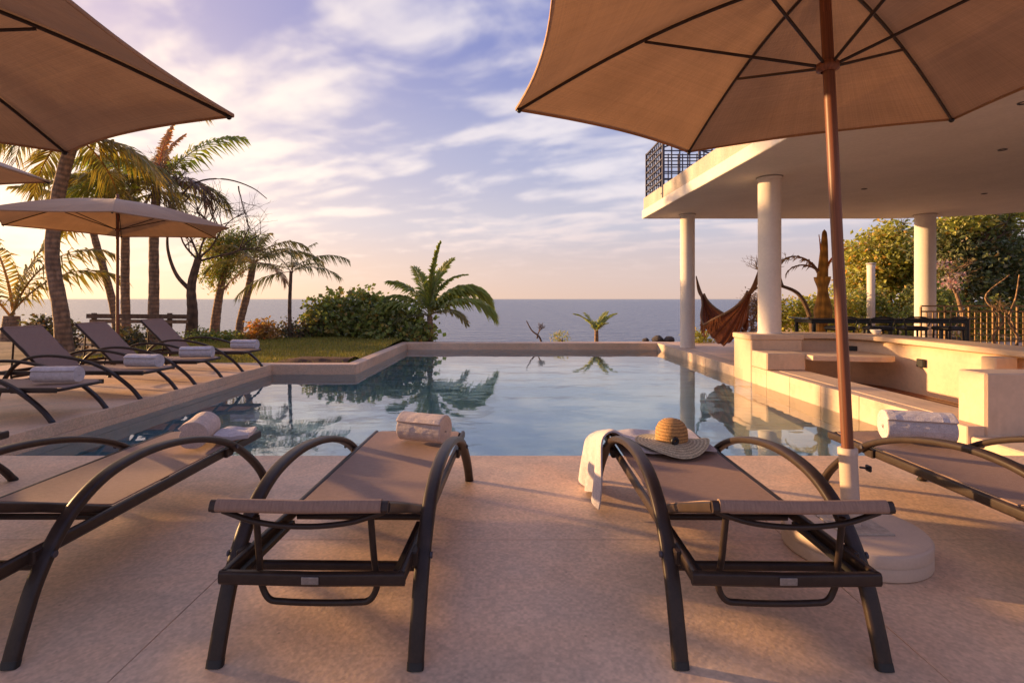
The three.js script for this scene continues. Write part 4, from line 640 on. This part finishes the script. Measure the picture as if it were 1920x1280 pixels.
{ // gnarled leafless tree
  srand(77); const t = thing('bare_tree', 'gnarled dark leafless tree with spreading twigs behind the umbrella', 'tree');
  const list = [];
  for (const [a, l] of [[-0.6, 0.9], [-0.1, 1.2], [0.35, 1.25], [0.8, 1.3], [1.2, 1.1]]) list.push(...branches(D(-8.95, 2.3, 14.6), V(Math.sin(a), Math.cos(a), rr(-0.3, 0.3)), l, 0.034, 3, { first: 5, wide: 1.15, back: 4 }));
  mesh('trunk', trunkGeo([D(-9.2, -0.3, 14.6), D(-9.12, 0.8, 14.6), D(-9.15, 1.6, 14.6), D(-8.95, 2.4, 14.6)], 0.16, 0.09), M.darkBark, t);
  mesh('limb', [sweep(curve([D(-9.15, 1.45, 14.6), D(-9.5, 1.9, 14.5), D(-9.75, 2.6, 14.5), D(-9.7, 3.2, 14.4)], 16), V(1, 0, 0), 0.13, 0.13, 7, 2, k => 1 - 0.6 * k), ...branches(D(-9.72, 3.0, 14.4), V(0.35, 1, 0), 1.1, 0.05, 4, { wide: 1.5, back: 4 })], M.darkBark, t);
  mesh('crown_branch', list, M.darkBark, t);
  mesh('arching_branch', [sweep(curve([D(-9.7, 3.1, 14.4), D(-9.4, 4.0, 14.4), D(-8.9, 4.5, 14.4), D(-8.1, 4.6, 14.4), D(-7.3, 4.35, 14.4), D(-6.9, 4.05, 14.4)], 24), V(1, 0, 0), 0.07, 0.07, 6, 2, k => 1 - 0.7 * k), ...branches(D(-8.6, 4.35, 14.4), V(0.3, -0.6, 0), 0.75, 0.02, 3, { back: 4 }), ...branches(D(-7.7, 4.4, 14.4), V(0.2, -0.8, 0), 0.75, 0.02, 3, { back: 4 })], M.darkBark, t);
  const g = thing('leafy_tree', 'dense green leafy tree with golden lower leaves behind the bare tree', 'tree'); srand(78);
  mesh('trunk', trunkGeo([D(-9.95, -0.9, 17.0), D(-9.85, 0.5, 17.0), D(-9.7, 1.5, 17.0), D(-9.5, 2.4, 17)], 0.17, 0.09), M.palmBark, g);
  mesh('branch', branches(D(-9.6, 1.9, 17), V(0.1, 1, 0), 0.8, 0.07, 3), M.palmBark, g);
  mesh('crown', leaves([B(-9.6, 2.7, 17, 0.75, 0.9, 0.7), B(-8.9, 3.1, 17, 0.6, 0.5, 0.6), B(-9.9, 2.0, 17, 0.4, 0.5, 0.4)], 5200, 0.15, { hang: 0.5, aspect: 0.14, warm: 0.25, spread: 2 }), M.leafGreen, g);
}
shrub('sea_grape_bush', 'broad dense dark green bush between the lawn and the sea', 'bush', [B(-5.4, 0.5, 15.6, 1.0, 0.68, 0.7), B(-4.3, 0.6, 15.7, 1.1, 0.78, 0.7), B(-3.3, 0.25, 15.4, 0.8, 0.6, 0.6), B(-2.75, 0.05, 15.2, 0.5, 0.42, 0.45), B(-5.2, 1.05, 15.7, 0.42, 0.35, 0.4), B(-4.55, 1.2, 15.8, 0.35, 0.3, 0.3), B(-5.9, 0.9, 15.6, 0.3, 0.35, 0.3), B(-3.6, 0.85, 15.6, 0.3, 0.25, 0.3), B(-4.0, 0.05, 15.3, 1.4, 0.4, 0.5)], 10500, 0.15, M.leafGreen, { aspect: 0.42, seed: 21, warm: 0.18 });
shrub('golden_bush', 'low golden yellow bush between the lawn and the sea', 'bush', [B(-7.2, 0.22, 14.7, 0.42, 0.38, 0.4)], 2000, 0.10, M.leafGold, { seed: 22 });
shrub('olive_bush', 'low olive and rust bush beside the golden bush', 'bush', [B(-6.45, 0.25, 15.2, 0.5, 0.38, 0.4), B(-5.9, 0.45, 15.5, 0.4, 0.4, 0.4)], 2200, 0.10, M.leafOlive, { seed: 23, warm: 0.4 });
shrub('ground_shrub', 'low green shrub at the foot of the bare tree', 'bush', [B(-8.6, 0.1, 14.4, 0.8, 0.25, 0.4), B(-7.9, 0.08, 14.3, 0.5, 0.2, 0.4)], 1900, 0.09, M.leafGreen, { seed: 24 });
shrub('shore_shrub', 'pale twiggy shrub beside the thick curved palm trunk', 'bush', [B(-11.2, 0.35, 12.4, 0.55, 0.5, 0.5), B(-10.5, 0.2, 12.0, 0.4, 0.35, 0.4)], 1700, 0.11, M.leafOlive, { seed: 25, warm: 0.3 });
shrub('shore_shrub', 'green shrub under the low wooden rail', 'bush', [B(-10.2, 0.15, 13.3, 0.7, 0.4, 0.4), B(-9.6, 0.1, 12.8, 0.4, 0.3, 0.4)], 1700, 0.10, M.leafOlive, { seed: 26 });
// unseen hedge added left of the frame to shade the front deck
shrub('unseen_hedge', 'unseen leafy hedge added to shade the deck, past the side umbrellas', 'hedge', [B(-13.0, 0.85, 7.0, 0.8, 1.1, 0.8), B(-13.2, 0.9, 5.4, 0.9, 1.15, 0.9), B(-13.0, 1.0, 3.8, 0.9, 1.2, 1.0), B(-13.2, 0.8, 8.5, 0.7, 1.0, 0.6)], 10000, 0.2, M.leafGreen, { seed: 27, aspect: 0.4 });
// far pool edge: driftwood, tuft, rocks
{
  srand(60); const t = thing('driftwood', 'twisted dark driftwood branch at the far pool edge', 'driftwood');
  mesh('stem', sweep(curve([D(0.95, -0.3, 15.9), D(0.85, 0.05, 15.9), D(0.62, 0.25, 15.9), D(0.45, 0.55, 15.9)], 16), V(1, 0, 0), 0.07, 0.07, 6, 2, k => 1 - 0.6 * k), M.darkBark, t);
  mesh('twig', branches(D(0.78, 0.0, 15.9), V(0.2, 1, 0), 0.26, 0.026, 3, { wide: 1.6 }), M.darkBark, t);
  shrub('grass_tuft', 'small yellow-green tuft beside the driftwood', 'plant', [B(1.5, -0.02, 15.8, 0.2, 0.14, 0.15)], 260, 0.12, M.leafLime, { seed: 61, aspect: 0.1 });
  shrub('grass_tuft', 'lime green plant behind the slim column at the pool edge', 'plant', [B(5.35, 0.12, 14.6, 0.4, 0.18, 0.25)], 700, 0.13, M.leafLime, { seed: 62, aspect: 0.14 });
  for (const [x, y, d, s] of [[4.45, -0.02, 15.6, 0.17], [4.75, -0.02, 15.5, 0.15], [4.1, -0.04, 15.7, 0.10]]) { const g = new THREE.IcosahedronGeometry(s, 2), p = g.attributes.position; for (let i = 0; i < p.count; i++) { const v = V(p.getX(i), p.getY(i), p.getZ(i)); v.multiplyScalar(0.8 + 0.5 * fbm(v.x * 9 + x * 7, v.y * 9 + v.z * 6, 5, 2)); p.setXYZ(i, v.x, v.y * 0.75, v.z); } g.computeVertexNormals(); tag(mesh('shore_rock', g, M.rock), 'dark rounded shore rock near the slim white column', 'rock', 'dark rocks at the far terrace edge').position.copy(D(x, y, d)); }
}
// right-hand garden
{
  const tree = (label, o) => { srand(o.seed); const t = thing('garden_tree', label, 'tree'); mesh('trunk', trunkGeo(o.trunk.map(p => D(...p)), o.r, o.r * 0.5), M.darkBark, t); const e = o.trunk[o.trunk.length - 1]; mesh('branch', branches(D(...e), V(0, 1, 0), o.bl || 1.0, o.r * 0.5, 3, { wide: 1.3 }), M.darkBark, t); o.crown.forEach(([b, n, m, opt]) => mesh('crown', leaves(b, n, o.size, { aspect: 0.32, ...opt }), m, t)); return t; };
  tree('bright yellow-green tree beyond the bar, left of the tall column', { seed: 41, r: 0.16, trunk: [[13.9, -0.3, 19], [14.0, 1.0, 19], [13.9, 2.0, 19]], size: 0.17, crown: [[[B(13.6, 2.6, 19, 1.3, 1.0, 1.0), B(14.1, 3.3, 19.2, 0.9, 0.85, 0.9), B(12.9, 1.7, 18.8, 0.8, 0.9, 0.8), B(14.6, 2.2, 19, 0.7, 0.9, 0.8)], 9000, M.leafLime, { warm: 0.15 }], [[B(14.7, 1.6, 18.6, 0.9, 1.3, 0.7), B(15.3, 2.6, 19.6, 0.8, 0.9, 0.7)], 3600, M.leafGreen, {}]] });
  tree('green tree with shade-darkened leaves behind the lattice railing', { seed: 42, r: 0.16, trunk: [[15.2, -0.3, 17], [15.2, 1.0, 17], [15.1, 2.0, 17]], size: 0.16, crown: [[[B(14.4, 3.0, 17, 1.0, 0.9, 0.9), B(15.6, 3.2, 17.2, 1.2, 1.0, 1.0), B(15.0, 1.9, 16.8, 1.3, 0.9, 0.8), B(16.4, 2.2, 17, 1.0, 1.3, 0.9), B(14.0, 1.2, 16.6, 0.8, 0.9, 0.6)], 9500, M.leafShaded, { warm: 0.2 }], [[B(14.6, 3.7, 16.6, 1.0, 0.45, 0.6), B(15.9, 4.0, 16.8, 1.2, 0.4, 0.7)], 2600, M.leafLime, {}]] });
  tree('bushy tree with shade-darkened leaves further along behind the lattice railing', { seed: 43, r: 0.15, trunk: [[17.8, -0.3, 18], [17.8, 1.2, 18], [17.9, 2.0, 18]], size: 0.17, crown: [[[B(17.4, 2.6, 18, 1.3, 1.5, 1.0), B(18.6, 2.4, 18, 1.3, 1.7, 1.0), B(17.0, 1.0, 17.6, 1.2, 0.9, 0.8)], 8000, M.leafShaded, {}]] });
  shrub('flowering_shrub', 'dark shrub with pale pink blossom between column and railing', 'bush', [B(12.9, 1.0, 15.6, 0.7, 0.8, 0.5), B(12.2, 0.5, 15.4, 0.6, 0.6, 0.5)], 2800, 0.13, M.leafGreen, { seed: 44 });
  { srand(45); const t = thing('blossom_tree', 'small pale-trunked tree with pink blossom behind the railing', 'tree'); mesh('trunk', trunkGeo([D(12.6, -0.1, 14.2), D(12.5, 0.8, 14.2), D(12.3, 1.5, 14.2)], 0.07, 0.04), M.palmBark, t); mesh('branch', branches(D(12.3, 1.4, 14.2), V(-0.3, 1, 0), 0.6, 0.03, 3, { wide: 1.4 }), M.palmBark, t); mesh('blossom', leaves([B(12.2, 1.9, 14.2, 0.5, 0.4, 0.4), B(11.6, 2.1, 14.2, 0.4, 0.3, 0.3)], 300, 0.08, { aspect: 0.4 }), M.blossom, t); }
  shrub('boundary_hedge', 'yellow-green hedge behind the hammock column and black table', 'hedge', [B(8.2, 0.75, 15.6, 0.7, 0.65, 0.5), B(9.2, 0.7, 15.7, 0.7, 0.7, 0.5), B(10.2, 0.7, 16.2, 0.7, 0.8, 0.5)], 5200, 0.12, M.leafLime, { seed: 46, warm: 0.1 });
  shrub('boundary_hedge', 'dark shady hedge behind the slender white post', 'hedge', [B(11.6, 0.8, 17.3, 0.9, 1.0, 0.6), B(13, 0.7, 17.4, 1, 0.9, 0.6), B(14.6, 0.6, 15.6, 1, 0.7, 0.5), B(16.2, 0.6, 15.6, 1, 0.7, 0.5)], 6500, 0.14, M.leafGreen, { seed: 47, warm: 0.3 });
  shrub('dry_brush', 'brown dry brush between the hammock and the column', 'bush', [B(5.9, 0.85, 12.4, 0.42, 0.65, 0.4)], 2200, 0.10, M.palmDry, { seed: 48, aspect: 0.1 });
  // golden palm
  palm('golden palm with swollen orange trunk, upright spear and one curled dry frond', { seed: 49, trunk: [[7.30, 0.02, 12.1], [7.32, 0.5, 12.1], [7.36, 1.0, 12.1], [7.34, 1.75, 12.1]], r0: 0.18, r1: 0.12, taper: k => 0.55 + 0.55 * Math.exp(-Math.pow((k - 0.62) / 0.16, 2)) + 0.45 * smooth(0.86, 1, k), spear: true, bark: M.goldBark, leaf: M.palmGold, def: { n: 34, sag: 1.0, lw: 1.5, thick: 2.4 },
    fronds: [{ az: 120, el: 88, len: 1.0, droop: 6, wide: 0.2, sag: 0.1 }, { az: 175, el: 70, len: 1.25, droop: 125, gaps: 0.5, m: M.palmDry }, { az: 165, el: 55, len: 1.0, droop: 120, gaps: 0.6, m: M.palmDry }, { az: 0, el: 75, len: 0.9, droop: 60, wide: 0.6 }] });
  { srand(52); const t = thing('twisted_tree', 'leafless twisted branches reaching in front of the yellow-green hedge', 'tree'); mesh('trunk', sweep(curve([D(7.75, -0.1, 13.2), D(7.7, 0.7, 13.2), D(7.4, 1.35, 13.2), D(7.0, 1.55, 13.2), D(6.6, 1.62, 13.2), D(6.2, 1.45, 13.2)], 24), V(0, 0, 1), 0.13, 0.13, 7, 2, k => 1 - 0.6 * k), M.darkBark, t); mesh('branch', [...branches(D(7.0, 1.55, 13.2), V(-0.2, 1, 0), 0.5, 0.03, 3, { wide: 1.4 }), ...branches(D(6.6, 1.6, 13.2), V(-0.3, 1, 0), 0.4, 0.025, 3, { wide: 1.4 })], M.darkBark, t); }
  // climbing stems on the railing
  srand(53); for (let k = 0; k < 4; k++) { const x = 11.4 + k * 0.42; const t = thing('climbing_stem', 'pale twisting bare stem growing up the lattice railing', 'plant', null, 0, 'bare stems on the railing'); mesh('stem', sweep(curve([D(x, 0, 12.0), D(x + rr(-.1, .1), 0.35, 12.02), D(x + rr(-.2, .2), 0.75, 12.0), D(x + rr(-.3, .3), 1.25, 12.04), D(x + rr(-.4, .4), 1.8, 12.1)], 20), V(0, 0, 1), 0.07, 0.07, 6, 2, q => 1 - 0.65 * q), M.palmBark, t); mesh('side_shoot', branches(D(x, 0.5, 12.0), V(rr(-.5, .5), 1, 0), 0.4, 0.02, 2), M.palmBark, t); }
}
renderer.render(scene, camera);
